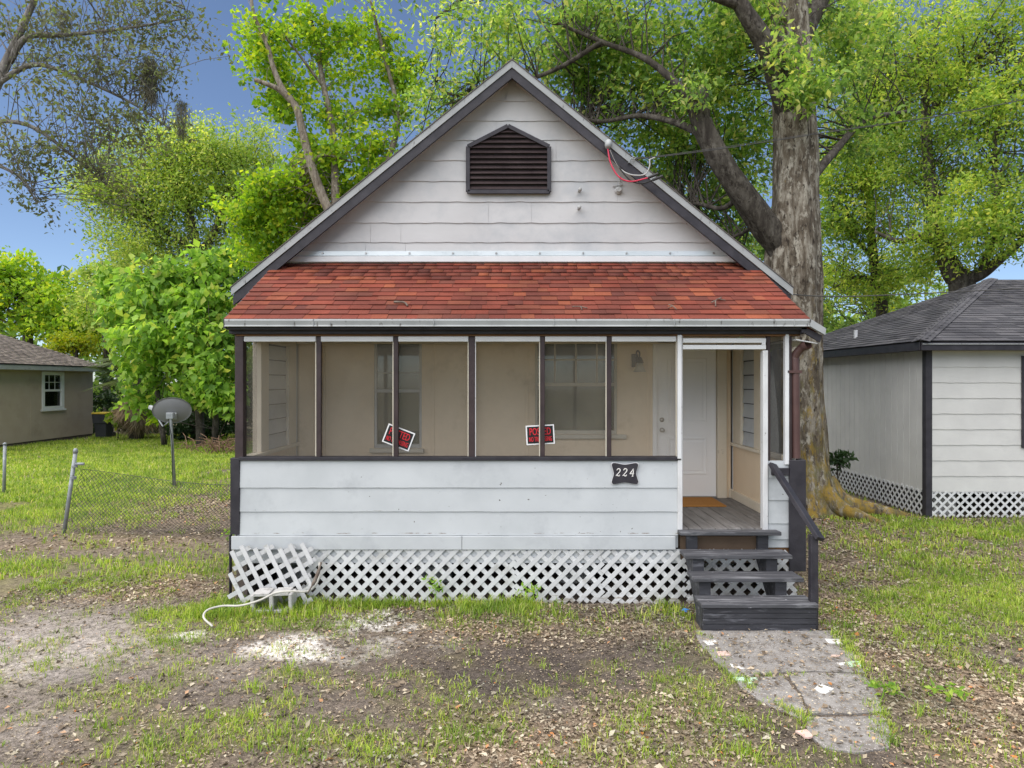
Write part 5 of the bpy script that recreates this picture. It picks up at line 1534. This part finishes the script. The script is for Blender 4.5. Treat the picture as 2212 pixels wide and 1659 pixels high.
# --- the big oak right of the cottage
OD = 12.2
oak = empty("oak_tree", (float(gnd(1755, 1110)[0]), 11.9, 0), "huge oak with mossy ochre and grey trunk and broken left limb beside the cottage", "tree")
tp = [(1748, 1140, OD), (1745, 1090, OD), (1739, 1000, OD), (1730, 880, OD), (1721, 740, OD), (1713, 600, OD), (1716, 500, OD), (1718, 400, OD), (1719, 300, OD), (1714, 200, OD), (1708, 100, OD), (1704, 0, OD), (1712, -140, OD), (1730, -330, OD), (1760, -560, OD)]
tr_ = [.86, .58, .405, .385, .42, .475, .42, .37, .36, .345, .33, .31, .27, .2, .1]
pth = sagpath([V3(*q) for q in tp], 10); m_ = len(pth)
rads = np.interp(np.linspace(0, len(tr_) - 1, m_), range(len(tr_)), tr_)
def lob(i, a):
    z = pth[i].z; k = max(0.0, 1 - z / 1.3)
    w = 1 + .42 * k ** 1.5 * (math.cos(3 * a + .6) * .7 + math.cos(5 * a + 1.9) * .5)
    w += .045 * math.sin(6 * a + z * .5) + .03 * math.sin(11 * a - z * .8) + .05 * (vnoise(np.array([a * 1.9]), np.array([z * 1.3]), 5)[0] - .5) * 2
    return w
g = MB().tube(pth, rads, 44, True, lob)
g.build("trunk", OAKBARK, oak, True)
lp_ = [V3(1718, 590, OD), V3(1690, 535, OD), V3(1655, 490, OD - .1), V3(1610, 425, OD - .25), V3(1570, 370, OD - .35), V3(1540, 320, OD - .4), V3(1515, 265, OD - .4), V3(1505, 222, OD - .35)]
lpp = sagpath(lp_, 6)
g = MB().tube(lpp, list(np.interp(np.linspace(0, 7, len(lpp)), range(8), [.27, .275, .25, .21, .19, .18, .18, .08])), 24, True, lambda i, a: 1 + .07 * math.sin(5 * a + i * .3) + .06 * math.sin(3 * a - i * .23) + (.35 * math.sin(2 * a + 1) * max(0, i - 36) / 6))
g.tube(sagpath([Vector(lpp[36]), Vector(lpp[40]) + Vector((-.10, -.05, .10)), Vector(lpp[42]) + Vector((-.17, -.08, .22))], 4), [.17, .16, .15, .14, .13, .11, .09, .07, .03], 12)
g.tube(sagpath([Vector(lpp[36]), Vector(lpp[41]) + Vector((.08, 0, .12)), Vector(lpp[42]) + Vector((.10, .02, .34))], 4), [.15, .15, .14, .13, .12, .11, .09, .07, .02], 12)
g.build("broken_limb", bark_mat("limb_bark", (.028, .023, .019), (.058, .050, .041), (.12, .108, .09)), oak, True)
limbs = [lpp[20:], pth[60:]]
lims = []
for pts, rr in (([(1712, 250, OD), (1690, 190, OD - .3), (1650, 90, OD - .6), (1600, 10, OD - .8), (1540, -120, OD - 1)], (.26, .22, .17, .13, .09)),
                ([(1712, 120, OD), (1740, 60, OD + .3), (1790, -40, OD + .8), (1840, -200, OD + 1.3)], (.22, .19, .15, .1)),
                ([(1508, 235, OD - .35), (1480, 200, 11.9), (1400, 130, 12.1), (1300, 90, 12.4), (1180, 40, 12.6)], (.10, .075, .055, .04, .025)),
                ([(1520, 290, OD - .4), (1450, 262, 12.2), (1380, 250, 12.6), (1300, 262, 13), (1230, 250, 13.4)], (.08, .055, .045, .035, .02)),
                ([(1300, 90, 12.4), (1200, 150, 12.6), (1080, 190, 12.8), (980, 205, 12.9), (930, 180, 13)], (.045, .04, .03, .022, .012)),
                ([(1600, 10, OD - .8), (1450, -40, 11.2), (1250, -60, 11.3), (1050, -30, 11.6), (940, 40, 11.9)], (.1, .08, .06, .04, .02)),
                ([(1600, 420, OD - .25), (1560, 450, 12.6), (1500, 440, 13.2), (1450, 460, 13.6)], (.06, .045, .03, .02)),
                ([(1640, 470, OD), (1610, 500, 12.8), (1560, 520, 13.4)], (.05, .035, .02)),
                ([(1725, 420, OD), (1800, 330, 12.9), (1870, 260, 13.6), (1960, 240, 14.4)], (.10, .075, .05, .03))):
    q = sagpath([V3(*p_) for p_ in pts], 6); lims.append(q); limbs.append(q)
    h = MB().tube(q, list(np.interp(np.linspace(0, len(rr) - 1, len(q)), range(len(rr)), rr)), 10, True)
    h.build("limb", DARKBARK, oak, True)
OB = [(1200, 60, 13.6, 130, 120, 1.5, 75), (1330, 60, 13.4, 170, 120, 1.6, 110), (1430, 190, 13.6, 170, 130, 1.6, 130), (1290, 190, 14.2, 130, 100, 1.5, 80), (1560, 90, 13.2, 150, 130, 1.6, 95),
      (1500, 330, 14.3, 130, 120, 1.3, 90), (1610, 330, 14.6, 80, 130, 1.0, 60), (1560, 500, 14.6, 120, 90, 1.2, 75), (1430, 400, 14.8, 110, 80, 1.2, 50), (1640, 30, 12.6, 110, 80, 1.0, 50), (1820, 90, 13.4, 90, 120, 1.2, 60),
      (1745, 195, 11.2, 55, 34, .35, 20), (1700, 120, 11.5, 50, 40, .4, 12), (1250, -80, 12, 300, 80, 2.0, 24), (1600, -120, 12, 300, 90, 2.2, 26), (1900, -100, 13, 200, 110, 2, 18), (1850, 290, 13.8, 70, 60, .8, 26), (1560, 210, 14.4, 90, 90, 1, 55), (1490, 215, 11.6, 34, 26, .3, 7)]
C = np.concatenate([ellip(*q) for q in OB])
SP = np.concatenate([ellip(1060, 150, 12.8, 110, 90, .9, 34), ellip(960, 210, 12.9, 80, 60, .6, 20), ellip(950, 60, 11.9, 90, 60, .8, 16), ellip(1080, 40, 11.8, 100, 60, .8, 24), ellip(900, 300, 13.2, 40, 60, .4, 9), ellip(1010, 270, 13.1, 70, 40, .5, 12)])
h = MB(); twigs(h, limbs, np.concatenate([C[::2], SP]), .016, .004, .1, 420); h.build("boughs", DARKBARK, oak, True)["kind"] = "stuff"
V1, T1 = clump_leaves(C, radii(len(C), .28, .54), 42, .115, .054, .35)
V2, T2 = clump_leaves(SP, radii(len(SP), .22, .40), 42, .100, .042, .3)
rts = MB()
for (a0, L_, r_) in ((-.35, 1.15, .16), (-1.0, .8, .14), (.35, .9, .13), (-2.2, .7, .13), (3.0, .8, .12)):
    b0 = Vector((5.22, OD, 0)); dv = Vector((math.cos(a0), math.sin(a0), 0))
    rts.tube(sagpath([b0 + dv * .3 + Vector((0, 0, .45)), b0 + dv * .62 + Vector((0, 0, .16)), b0 + dv * (.5 + L_ * .6) + Vector((.05, 0, .05)), b0 + dv * (.6 + L_) + Vector((.1, 0, -.05))], 6), list(np.interp(np.linspace(0, 3, 19), range(4), [r_ * 1.7, r_ * 1.2, r_ * .7, r_ * .3])), 12)
rts.build("roots", OAKBARK, oak, True)
fast("crown", np.concatenate([V1, V2]), np.concatenate([T1, T2 + len(V1)]), L_OAK, oak)

# --- yellow green trees behind the charcoal roof
tb = V3(2085, 700, 20.0)
C = np.concatenate([ellip(*q) for q in ((2120, 260, 19.5, 170, 150, 2.2, 130), (2000, 130, 20, 170, 150, 2.2, 110), (2160, 90, 19, 150, 130, 2, 80), (2130, 470, 18.6, 140, 100, 1.6, 95), (1990, 380, 20.5, 110, 110, 1.6, 70), (2020, 540, 20, 90, 60, 1.2, 40), (2300, 300, 19, 160, 300, 2.5, 110))])
make_tree("leafy_tree", "yellow green tree with dark forked limbs rising behind the charcoal roof", "tree",
          [([(tb[0], tb[1], 0), V3(2080, 640, 20), V3(2060, 590, 20), V3(2030, 520, 20), V3(2010, 400, 20), V3(2000, 200, 20), V3(2030, 30, 20)], (.42, .36, .30, .22, .16, .11, .05)),
           ([V3(2070, 610, 20), V3(2120, 590, 19.6), V3(2160, 560, 19.2), V3(2230, 500, 19)], (.22, .18, .13, .08)), ([V3(2040, 540, 20), V3(1990, 510, 20.2), V3(1940, 520, 20.4), V3(1890, 500, 20.6)], (.14, .11, .08, .04)),
           ([V3(2000, 250, 20), V3(2080, 160, 19.5), V3(2170, 60, 19)], (.09, .07, .03)), ([V3(2120, 590, 19.6), V3(2150, 480, 19), V3(2150, 300, 19.2), V3(2180, 150, 19)], (.12, .09, .06, .03))],
          DARKBARK, C, radii(len(C), .40, .75), 78, .125, .050, L_YEL, .3, "trees behind the charcoal roof")
C = np.concatenate([ellip(*q) for q in ((1880, 330, 22.5, 110, 130, 1.8, 85), (1850, 480, 23, 110, 90, 1.6, 70), (1900, 200, 22.5, 110, 110, 1.8, 70), (1840, 610, 24, 110, 60, 1.4, 50), (1960, 600, 24, 90, 50, 1.4, 34), (1830, 60, 22, 120, 130, 2, 60), (1800, 400, 23, 60, 120, 1.2, 40))])
make_tree("leafy_tree", "slender green tree with thin curved branches between the big trunk and charcoal roof", "tree",
          [([(V3(1908, 800, 24)[0], 24, 0), V3(1905, 660, 24), V3(1893, 600, 24), V3(1880, 480, 23.5), V3(1880, 300, 23), V3(1890, 120, 22.5)], (.24, .2, .18, .14, .1, .05)),
           ([V3(1900, 640, 24), V3(1880, 605, 24), V3(1840, 600, 24), V3(1800, 625, 24)], (.10, .08, .06, .03)), ([V3(1888, 560, 24), V3(1850, 520, 23.6), V3(1810, 480, 23)], (.08, .06, .03)),
           ([V3(1882, 420, 23.4), V3(1930, 350, 23), V3(1960, 260, 22.6)], (.08, .06, .03))],
          DARKBARK, C, radii(len(C), .42, .8), 70, .14, .058, L_YEL, .3, "trees behind the charcoal roof")
C = np.concatenate([ellip(1930, 700, 32, 260, 110, 3, 110), ellip(1700, 560, 30, 160, 160, 3, 70), ellip(1500, 520, 30, 200, 160, 3, 60)])
make_tree("leafy_tree", "hazy light green tree low behind the slender tree", "tree", [([(V3(1900, 800, 32)[0], 32, 0), V3(1900, 740, 32), V3(1890, 640, 32)], (.3, .25, .1))], DARKBARK, C, radii(len(C), .6, 1.1), 60, .22, .11, L_FAR, .3,
          "trees behind the charcoal roof", maxtw=60)
C = ellip(1918, 690, 26, 22, 16, .5, 8)
make_tree("yellow_shrub", "bright yellow shrub glimpsed under the slender tree", "shrub", [([(V3(1918, 800, 26)[0], 26, 0), V3(1918, 760, 26), V3(1918, 690, 26)], (.06, .05, .02))], DARKBARK, C, radii(len(C), .25, .4), 60, .12, .06, L_YELL, .2)

# --- bright sycamore behind the left roof slope
SD = 17.0
C = np.concatenate([ellip(*q) for q in ((560, 60, SD, 70, 60, .9, 26), (650, 60, SD + .4, 90, 60, 1, 32), (760, 60, SD + .8, 90, 60, 1, 26), (560, 130, SD, 50, 40, .7, 14), (640, 150, SD + .5, 70, 50, .9, 14), (700, 120, SD + 1, 80, 50, 1, 14), (830, 100, SD + 1, 70, 60, .9, 16),
                                        (600, 205, SD - .2, 70, 35, .6, 18), (570, 190, SD, 50, 16, .4, 7), (720, 230, SD + .5, 60, 50, .8, 16), (790, 190, SD + .8, 60, 70, .8, 16), (720, 320, SD + .2, 110, 45, 1, 46), (810, 290, SD + .6, 60, 60, .8, 20), (640, 290, SD, 40, 40, .6, 9),
                                        (640, 380, SD, 110, 60, 1, 60), (760, 380, SD + .6, 70, 40, .8, 24), (580, 420, SD + .4, 90, 50, .9, 34), (540, 390, SD - .3, 40, 30, .5, 10), (850, 230, SD + 1, 40, 70, .7, 10), (520, 80, SD, 40, 40, .5, 6), (700, -60, SD, 220, 80, 1.6, 20), (640, 470, SD + .6, 90, 60, .9, 40), (560, 490, SD + .8, 80, 50, .9, 34), (690, 420, SD + .8, 80, 60, .9, 30), (500, 440, SD + .4, 60, 40, .7, 18), (860, 150, SD + 1.2, 70, 90, .9, 20), (560, 540, SD + 1.5, 70, 40, .8, 22))])
C = C[rng.uniform(0, 1, len(C)) < .72] + np.array([0, .7, 0])
make_tree("sycamore_tree", "bright lime green sycamore with pale leaning trunk behind the left roof slope", "tree",
          [([(V3(800, 700, SD)[0], SD, 0), V3(790, 640, SD), V3(745, 520, SD), V3(704, 440, SD), V3(675, 365, SD), V3(655, 290, SD), V3(640, 232, SD), V3(612, 195, SD), V3(592, 150, SD), V3(575, 90, SD), V3(548, 30, SD), V3(540, -40, SD)], (.22, .18, .14, .118, .105, .098, .09, .075, .064, .056, .045, .03)),
           ([V3(632, 222, SD), V3(600, 192, SD - .1), V3(550, 172, SD - .2)], (.075, .065, .05)), ([V3(670, 355, SD), V3(700, 335, SD + .2), V3(760, 350, SD + .5)], (.05, .04, .02)),
           ([V3(725, 480, SD), V3(720, 300, SD + .8), V3(700, 190, SD + 1), V3(680, 80, SD + 1), V3(660, -20, SD + 1)], (.11, .09, .075, .05, .03)),
           ([V3(745, 520, SD), V3(820, 380, SD + 1), V3(860, 260, SD + 1.4), V3(830, 120, SD + 1.4), V3(800, 0, SD + 1)], (.12, .10, .07, .05, .03)), ([V3(700, 190, SD + 1), V3(640, 110, SD + .6), V3(610, 70, SD + .4)], (.04, .03, .02))],
          SYCBARK, C, radii(len(C), .30, .58), 58, .115, .095, L_BRIGHT, .3, maxtw=260, tw=.011)

# --- olive tree
C = np.concatenate([ellip(*q) for q in ((330, 380, 27, 150, 90, 2.2, 130), (450, 340, 27, 130, 70, 2, 95), (250, 420, 27, 90, 60, 1.6, 50), (540, 330, 28, 90, 60, 1.6, 50), (470, 440, 27.5, 150, 80, 2, 110), (310, 480, 27, 100, 60, 1.6, 55), (560, 440, 28, 110, 70, 1.6, 55), (400, 300, 27, 100, 40, 1.4, 26), (250, 340, 26.5, 60, 40, 1, 16), (330, 540, 27, 150, 50, 2, 60), (520, 530, 28, 120, 60, 2, 50), (620, 480, 28.5, 90, 70, 1.6, 40), (180, 400, 26.5, 50, 30, 1, 10))])
make_tree("leafy_tree", "rounded olive green tree with many thin dark stems left of the sycamore", "tree",
          [([(V3(430, 800, 27)[0], 27, 0), V3(430, 640, 27), V3(425, 540, 27), V3(400, 440, 27), V3(350, 340, 27)], (.3, .26, .2, .13, .05)), ([V3(428, 560, 27), V3(480, 460, 27.4), V3(500, 360, 27.5)], (.16, .11, .05)),
           ([V3(425, 540, 27), V3(360, 500, 27), V3(300, 470, 27), V3(240, 430, 27)], (.13, .1, .07, .04)), ([V3(480, 460, 27.4), V3(560, 420, 27.8), V3(600, 370, 28)], (.1, .07, .03))],
          DARKBARK, C, radii(len(C), .55, 1.1), 70, .14, .062, L_OLIVE, .2)

# --- mulberry thicket left of the porch
mb = (V3(420, 800, 24)[0], 24.5)
C = np.concatenate([ellip(*q) for q in ((420, 600, 24, 110, 60, 1.4, 75), (330, 640, 23.6, 110, 60, 1.4, 70), (470, 700, 23.2, 70, 80, 1.2, 70), (380, 730, 23.2, 120, 60, 1.4, 80), (280, 690, 24.5, 60, 70, 1, 30), (470, 800, 22.8, 50, 60, .9, 36), (350, 800, 23.8, 90, 40, 1, 34), (500, 560, 24.5, 60, 40, 1, 26), (240, 610, 25, 60, 40, .9, 18), (440, 850, 23.5, 70, 30, .8, 26), (490, 860, 22.6, 30, 36, .5, 14), (330, 860, 24.5, 60, 26, .8, 16))])
rad = radii(len(C), .35, .60)
t = make_tree("mulberry_tree", "large leaved fresh green mulberry thicket crowding the left of the porch", "tree",
          [([(mb[0], mb[1], 0), (mb[0] - .1, mb[1], 1.5), V3(400, 680, 24.2), V3(380, 620, 24)], (.16, .14, .10, .05)), ([(mb[0] + .5, mb[1], 0), V3(470, 760, 24), V3(470, 660, 23.8), V3(490, 600, 23.8)], (.12, .10, .07, .03)),
           ([(mb[0] - 1.2, mb[1] - .2, 0), V3(330, 780, 24), V3(320, 680, 23.8)], (.1, .08, .03))], DARKBARK, C, rad, 26, .26, .17, L_MULB, .9, tw=.014, maxtw=220)
lm = bpy.data.meshes.new("leaf")
lm.from_pydata([(0, 0, 0), (.3, .10, .03), (.32, .34, .05), (.12, .62, .02), (0, .98, -.06), (-.12, .62, .02), (-.32, .34, .05), (-.3, .10, .03), (0, .4, 0)], [],
               [(0, 1, 8), (1, 2, 8), (2, 3, 8), (3, 4, 8), (4, 5, 8), (5, 6, 8), (6, 7, 8), (7, 0, 8)])
lm.materials.append(L_MULB)
fr_ = C[np.argsort(C[:, 1])][:150]
for i in range(280):
    c_ = fr_[i % len(fr_)] + rng.normal(0, .16, 3) + np.array([0, -.45, 0])
    M = Matrix.Translation(Vector(c_)) @ Matrix.Rotation(rng.uniform(0, 6.28), 4, 'Z') @ Matrix.Rotation(rng.uniform(-1.3, -.2), 4, 'X') @ Matrix.Scale(rng.uniform(.20, .32), 4)
    inst("leaf", lm, M, t)

# --- palmetto with dead fronds
pq_ = (V3(288, 880, 27)[0], 27.2)
pal = empty("palmetto", (pq_[0], pq_[1], 0), "palmetto with a skirt of drooping dead brown fronds behind the bin", "palm")
MB().tube([(pq_[0], pq_[1], -.1), (pq_[0] + .05, pq_[1], 1.4), (pq_[0], pq_[1], 2.8)], [.28, .25, .22], 12).build("trunk", DARKBARK, pal, True)
def fronds(n, z, el0, el1, L, mat_, nm):
    Vs = []; Ts = []; o_ = 0
    for i in range(n):
        a = rng.uniform(0, 6.28); e = rng.uniform(el0, el1)
        c_ = np.array([pq_[0], pq_[1], z + rng.uniform(-.6, .3)])
        dirh = np.array([math.cos(a), math.sin(a), 0])
        hub = c_ + dirh * L * .45 * math.cos(e) + np.array([0, 0, L * .45 * math.sin(e)])
        nb = 26; ang = np.linspace(-1.35, 1.35, nb)
        f = dirh * math.cos(e) + np.array([0, 0, math.sin(e)]); s_ = np.cross(f, [0, 0, 1]); s_ /= np.linalg.norm(s_)
        dd = np.cos(ang)[:, None] * f + np.sin(ang)[:, None] * s_; dd[:, 2] -= .35; dd /= np.linalg.norm(dd, axis=1)[:, None]
        V, T = kites(np.repeat(hub[None], nb, 0), rng.uniform(.5, .8, nb) * L, np.full(nb, .055), dd, np.repeat(np.cross(s_, f)[None], nb, 0) + rng.normal(0, .3, (nb, 3)), .1)
        Vs.append(V); Ts.append(T + o_); o_ += len(V)
        Vst = np.array([c_, c_ + [0, 0, .03], hub, hub + s_ * .02]); Vs.append(Vst); Ts.append(np.array([[0, 1, 2], [0, 2, 3]]) + o_); o_ += 4
    fast(nm, np.concatenate(Vs), np.concatenate(Ts), mat_, pal)
fronds(34, 1.9, -1.35, -.5, 1.3, FRONDD, "dead_fronds")
fronds(16, 2.9, -.2, .9, 1.7, FRONDG, "green_fronds")
C = np.concatenate([ellip(252, 905, 27, 22, 16, .4, 6), ellip(335, 900, 26, 20, 14, .4, 5)])
make_tree("low_weed", "low bright weeds at the foot of the palmetto", "plant", [([(C[0][0], 27, 0), (C[0][0], 27, .3), (C[0][0], 27, .6)], (.02, .015, .01))], DARKBARK, C, radii(len(C), .2, .35), 22, .2, .12, L_BRIGHT, .4, tw=.006)
# dead brush pile at the right foot of the thicket
bp_ = V3(470, 905, 22); g = MB()
for i in range(70):
    a = Vector((bp_[0] + rng.normal(0, .5), 22 + rng.normal(0, .4), rng.uniform(0, .2))); b2 = a + Vector((rng.normal(0, .5), rng.normal(0, .3), rng.uniform(.05, .5)))
    g.tube([a, a.lerp(b2, .5) + Vector((0, 0, .15)), b2], .012, 4, False)
tag(g.build("brush_pile", bark_mat("dry_brush", (.12, .07, .045), (.20, .12, .08), (.28, .19, .13))), "pile of dry brown brush at the foot of the mulberry", "brush", kind="stuff")

# --- trees beyond the stucco house
C = np.concatenate([ellip(*q) for q in ((60, 650, 38, 120, 70, 3, 85), (150, 690, 38, 90, 60, 2.5, 60), (-60, 620, 38, 120, 110, 3, 80), (30, 590, 38, 50, 40, 1.5, 18))])
make_tree("leafy_tree", "fresh green tree rising behind the brown hip roof", "tree", [([(V3(60, 800, 38)[0], 38, 0), V3(60, 720, 38), V3(50, 640, 38)], (.3, .25, .1)), ([V3(60, 720, 38), V3(120, 680, 38), V3(160, 650, 38)], (.15, .1, .05))], DARKBARK, C, radii(len(C), .5, .95), 55, .26, .15, L_BRIGHT, .3, maxtw=120)
C = ellip(165, 745, 33, 55, 26, 1.4, 40)
make_tree("yellow_shrub", "yellow flowering shrub peeking over the brown hip roof", "shrub", [([(V3(165, 800, 33)[0], 33, 0), V3(165, 770, 33), V3(165, 740, 33)], (.1, .08, .04))], DARKBARK, C, radii(len(C), .35, .6), 60, .17, .09, L_YELL, .2, maxtw=40)
C = np.concatenate([ellip(240, 660, 34, 70, 60, 2, 45), ellip(200, 590, 36, 60, 40, 1.6, 26), ellip(300, 560, 33, 60, 40, 1.6, 24)])
make_tree("leafy_tree", "pale green tree between the yellow shrub and the mulberry thicket", "tree", [([(V3(230, 800, 35)[0], 35, 0), V3(230, 720, 35), V3(225, 620, 35)], (.2, .16, .07))], DARKBARK, C, radii(len(C), .5, .9), 50, .2, .11, L_OLIVE, .3, maxtw=80)

# --- tree standing out of frame at the left, its boughs hang into the picture
AD = 9.6
C = np.concatenate([ellip(*q) for q in ((100, 60, AD, 130, 70, .9, 34), (250, 50, AD + .5, 130, 60, .9, 34), (380, 40, AD + .8, 90, 50, .7, 16), (130, 190, AD, 120, 60, .9, 26), (270, 150, AD + .3, 110, 60, .8, 28), (350, 170, AD + .6, 70, 60, .7, 14), (330, 270, AD + .6, 80, 50, .7, 22), (200, 270, AD + .2, 100, 50, .7, 22),
                                        (90, 330, AD, 90, 50, .7, 20), (220, 370, AD + .3, 70, 40, .6, 14), (60, 430, AD, 50, 40, .5, 9), (30, 300, AD - .3, 40, 70, .6, 10), (-150, 100, AD, 200, 250, 1.2, 60), (200, -90, AD, 260, 90, 1.4, 50), (420, 70, AD + 1, 40, 50, .4, 5), (260, 430, AD + .8, 40, 25, .4, 6))])
C = np.concatenate([C, (C + rng.normal(0, .3, C.shape))[::4]])
C = C[rng.permutation(len(C))]
tx = -10.6
make_tree("overhanging_tree", "grey leaved tree whose thin twiggy boughs hang over the lawn from the side", "tree",
          [([(tx, 10, 0), (tx + .1, 10, 2.5), (tx + .3, 9.9, 4.5), (tx + .8, 9.8, 6.5), (tx + 1.4, 9.6, 9.0)], (.4, .34, .28, .2, .1)),
           ([(tx + .3, 9.9, 4.5), V3(-180, 330, AD), V3(-40, 230, AD), V3(20, 120, AD), V3(70, 10, AD + .1), V3(120, -90, AD)], (.17, .12, .075, .055, .04, .02)), ([V3(20, 135, AD), V3(60, 80, AD), V3(150, 75, AD + .2), V3(280, 60, AD + .5), V3(400, 40, AD + .8)], (.045, .04, .03, .02, .01)),
           ([V3(-20, 190, AD), V3(70, 140, AD), V3(160, 165, AD + .2), V3(280, 220, AD + .5), V3(370, 280, AD + .6)], (.04, .035, .026, .018, .008)), ([V3(-60, 260, AD), V3(60, 270, AD), V3(160, 340, AD + .2), V3(230, 400, AD + .4)], (.035, .028, .018, .008)),
           ([V3(-180, 330, AD), V3(-60, 340, AD), V3(40, 380, AD), V3(80, 440, AD)], (.04, .03, .018, .008)), ([V3(100, -60, AD), V3(250, -40, AD + .5), V3(400, 20, AD + .8)], (.04, .028, .01))],
          GREYBARK, C, radii(len(C), .20, .38), 22, .068, .034, L_SIL, .3, tw=.0075, maxtw=700)
mo = bpy.data.objects["overhanging_tree"]
def moss_clump(u0, v0, v1, w, D, n):
    k = n; tt = rng.uniform(0, 1, k)
    v = v0 + (v1 - v0) * tt; wd = w * np.sin(np.pi * np.clip(tt * .85 + .12, 0, 1)) ** .8
    u = u0 + rng.normal(0, .45, k) * wd
    P = np.stack([(u - CX) / F * D, D + rng.normal(0, .06, k), CAM_H - (v - HY) / F * D], 1)
    d_ = rng.normal(0, .25, (k, 3)); d_[:, 2] -= 1; d_ /= np.linalg.norm(d_, axis=1)[:, None]
    return kites(P, rng.uniform(.06, .16, k), np.full(k, .006), d_, rdir(k), .3)
Vs = []; Ts = []; o_ = 0
for q in ((322, 120, 205, 26, AD + .4, 1500), (392, 215, 290, 20, AD + .6, 900), (138, 20, 80, 12, AD + .2, 350), (330, 190, 220, 12, AD + .4, 250)):
    V, T = moss_clump(*q); Vs.append(V); Ts.append(T + o_); o_ += len(V)
fast("moss_beard", np.concatenate(Vs), np.concatenate(Ts), MOSS, mo)

# --- low dark shrub against the neighbour's side wall
C = np.concatenate([ellip(1812, 992, 13.2, 20, 12, .25, 7)])
make_tree("dark_shrub", "small dark evergreen shrub against the grey board wall", "shrub", [([(V3(1812, 1060, 13.2)[0], 13.2, 0), (V3(1810, 1000, 13.2)[0], 13.2, .4), (V3(1808, 990, 13.2)[0], 13.2, .75)], (.02, .015, .008))], DARKBARK, C, radii(len(C), .12, .22), 28, .13, .05, L_DARK, .2, tw=.005)
# weeds growing through the lattice and in the yard
for i, (u, v, D, h_, lab) in enumerate(((940, 1290, 7.04, .28, "leafy weed climbing the middle of the lattice skirt"), (1150, 1296, 7.03, .24, "leafy weed under the lattice skirt below the wide window"), (2050, 1510, None, .10, "low clover-like weed on the litter right of the walk"),
                                     (1905, 1505, None, .12, "feathery weed at the right edge of the broken walk"), (500, 1180, None, .25, "grass-like weed at the left corner of the skirt"))):
    if D is None: q = gnd(u, v); x_, y_ = float(q[0]), float(q[1])
    else: x_, y_ = (u - CX) / F * D, D
    C = np.stack([x_ + rng.normal(0, .06, 9), y_ + rng.normal(0, .03, 9) - .02, rng.uniform(.3, 1.0, 9) * h_], 1)
    make_tree("weed", lab, "plant", [([(x_, y_, -.02), (x_ + .01, y_ - .01, h_ * .5), (x_ - .01, y_ - .01, h_ * .95)], (.005, .004, .002))], L_MULB, C, radii(9, .03, .06), 6, .045, .022, L_MULB, .1, tw=.003)

# --- undergrowth along the rear of the yard
n = 420
x_ = rng.uniform(-24, 6.5, n); y_ = rng.uniform(29.5, 33, n)
C = np.stack([x_, y_, rng.uniform(0, 1, n) * (2.2 + 1.2 * vnoise(x_ * .8, x_ * 0, 9))], 1)
V, T = clump_leaves(C, radii(n, .35, .7), 46, .22, .12, .4)
x_ = rng.uniform(3.5, 12, 160)
C = np.stack([x_, rng.uniform(27, 30, 160), rng.uniform(0, 2.6, 160)], 1)
V2, T2 = clump_leaves(C, radii(160, .4, .8), 46, .22, .12, .4)
C = np.stack([rng.uniform(-13.6, -3.4, 170), rng.uniform(26.2, 28.5, 170), rng.uniform(.1, 1.7, 170)], 1)
V3_, T3_ = clump_leaves(C, radii(170, .3, .6), 50, .17, .09, .4)
V2 = np.concatenate([V2, V3_]); T2 = np.concatenate([T2, T3_ + len(V2) - len(V3_)])
tag(fast("undergrowth", np.concatenate([V, V2]), np.concatenate([T, T2 + len(V)]), L_DARK), "dark undergrowth along the rear edge of the yard", "undergrowth", kind="stuff")

# --- far woods closing the view
n = 1500
a = rng.uniform(-1.35, 1.35, n); rr = rng.uniform(52, 72, n)
C = np.stack([np.sin(a) * rr, np.cos(a) * rr, rng.uniform(0, 1, n) ** .8 * (7.0 + 3.5 * vnoise(a * 9, a * 0, 77))], 1)
V, T = clump_leaves(C, radii(n, 1.0, 2.0), 60, .5, .28, .3)
tag(fast("far_woods", V, T, L_FAR), "hazy green woods closing the view behind the houses", "woods", kind="stuff")
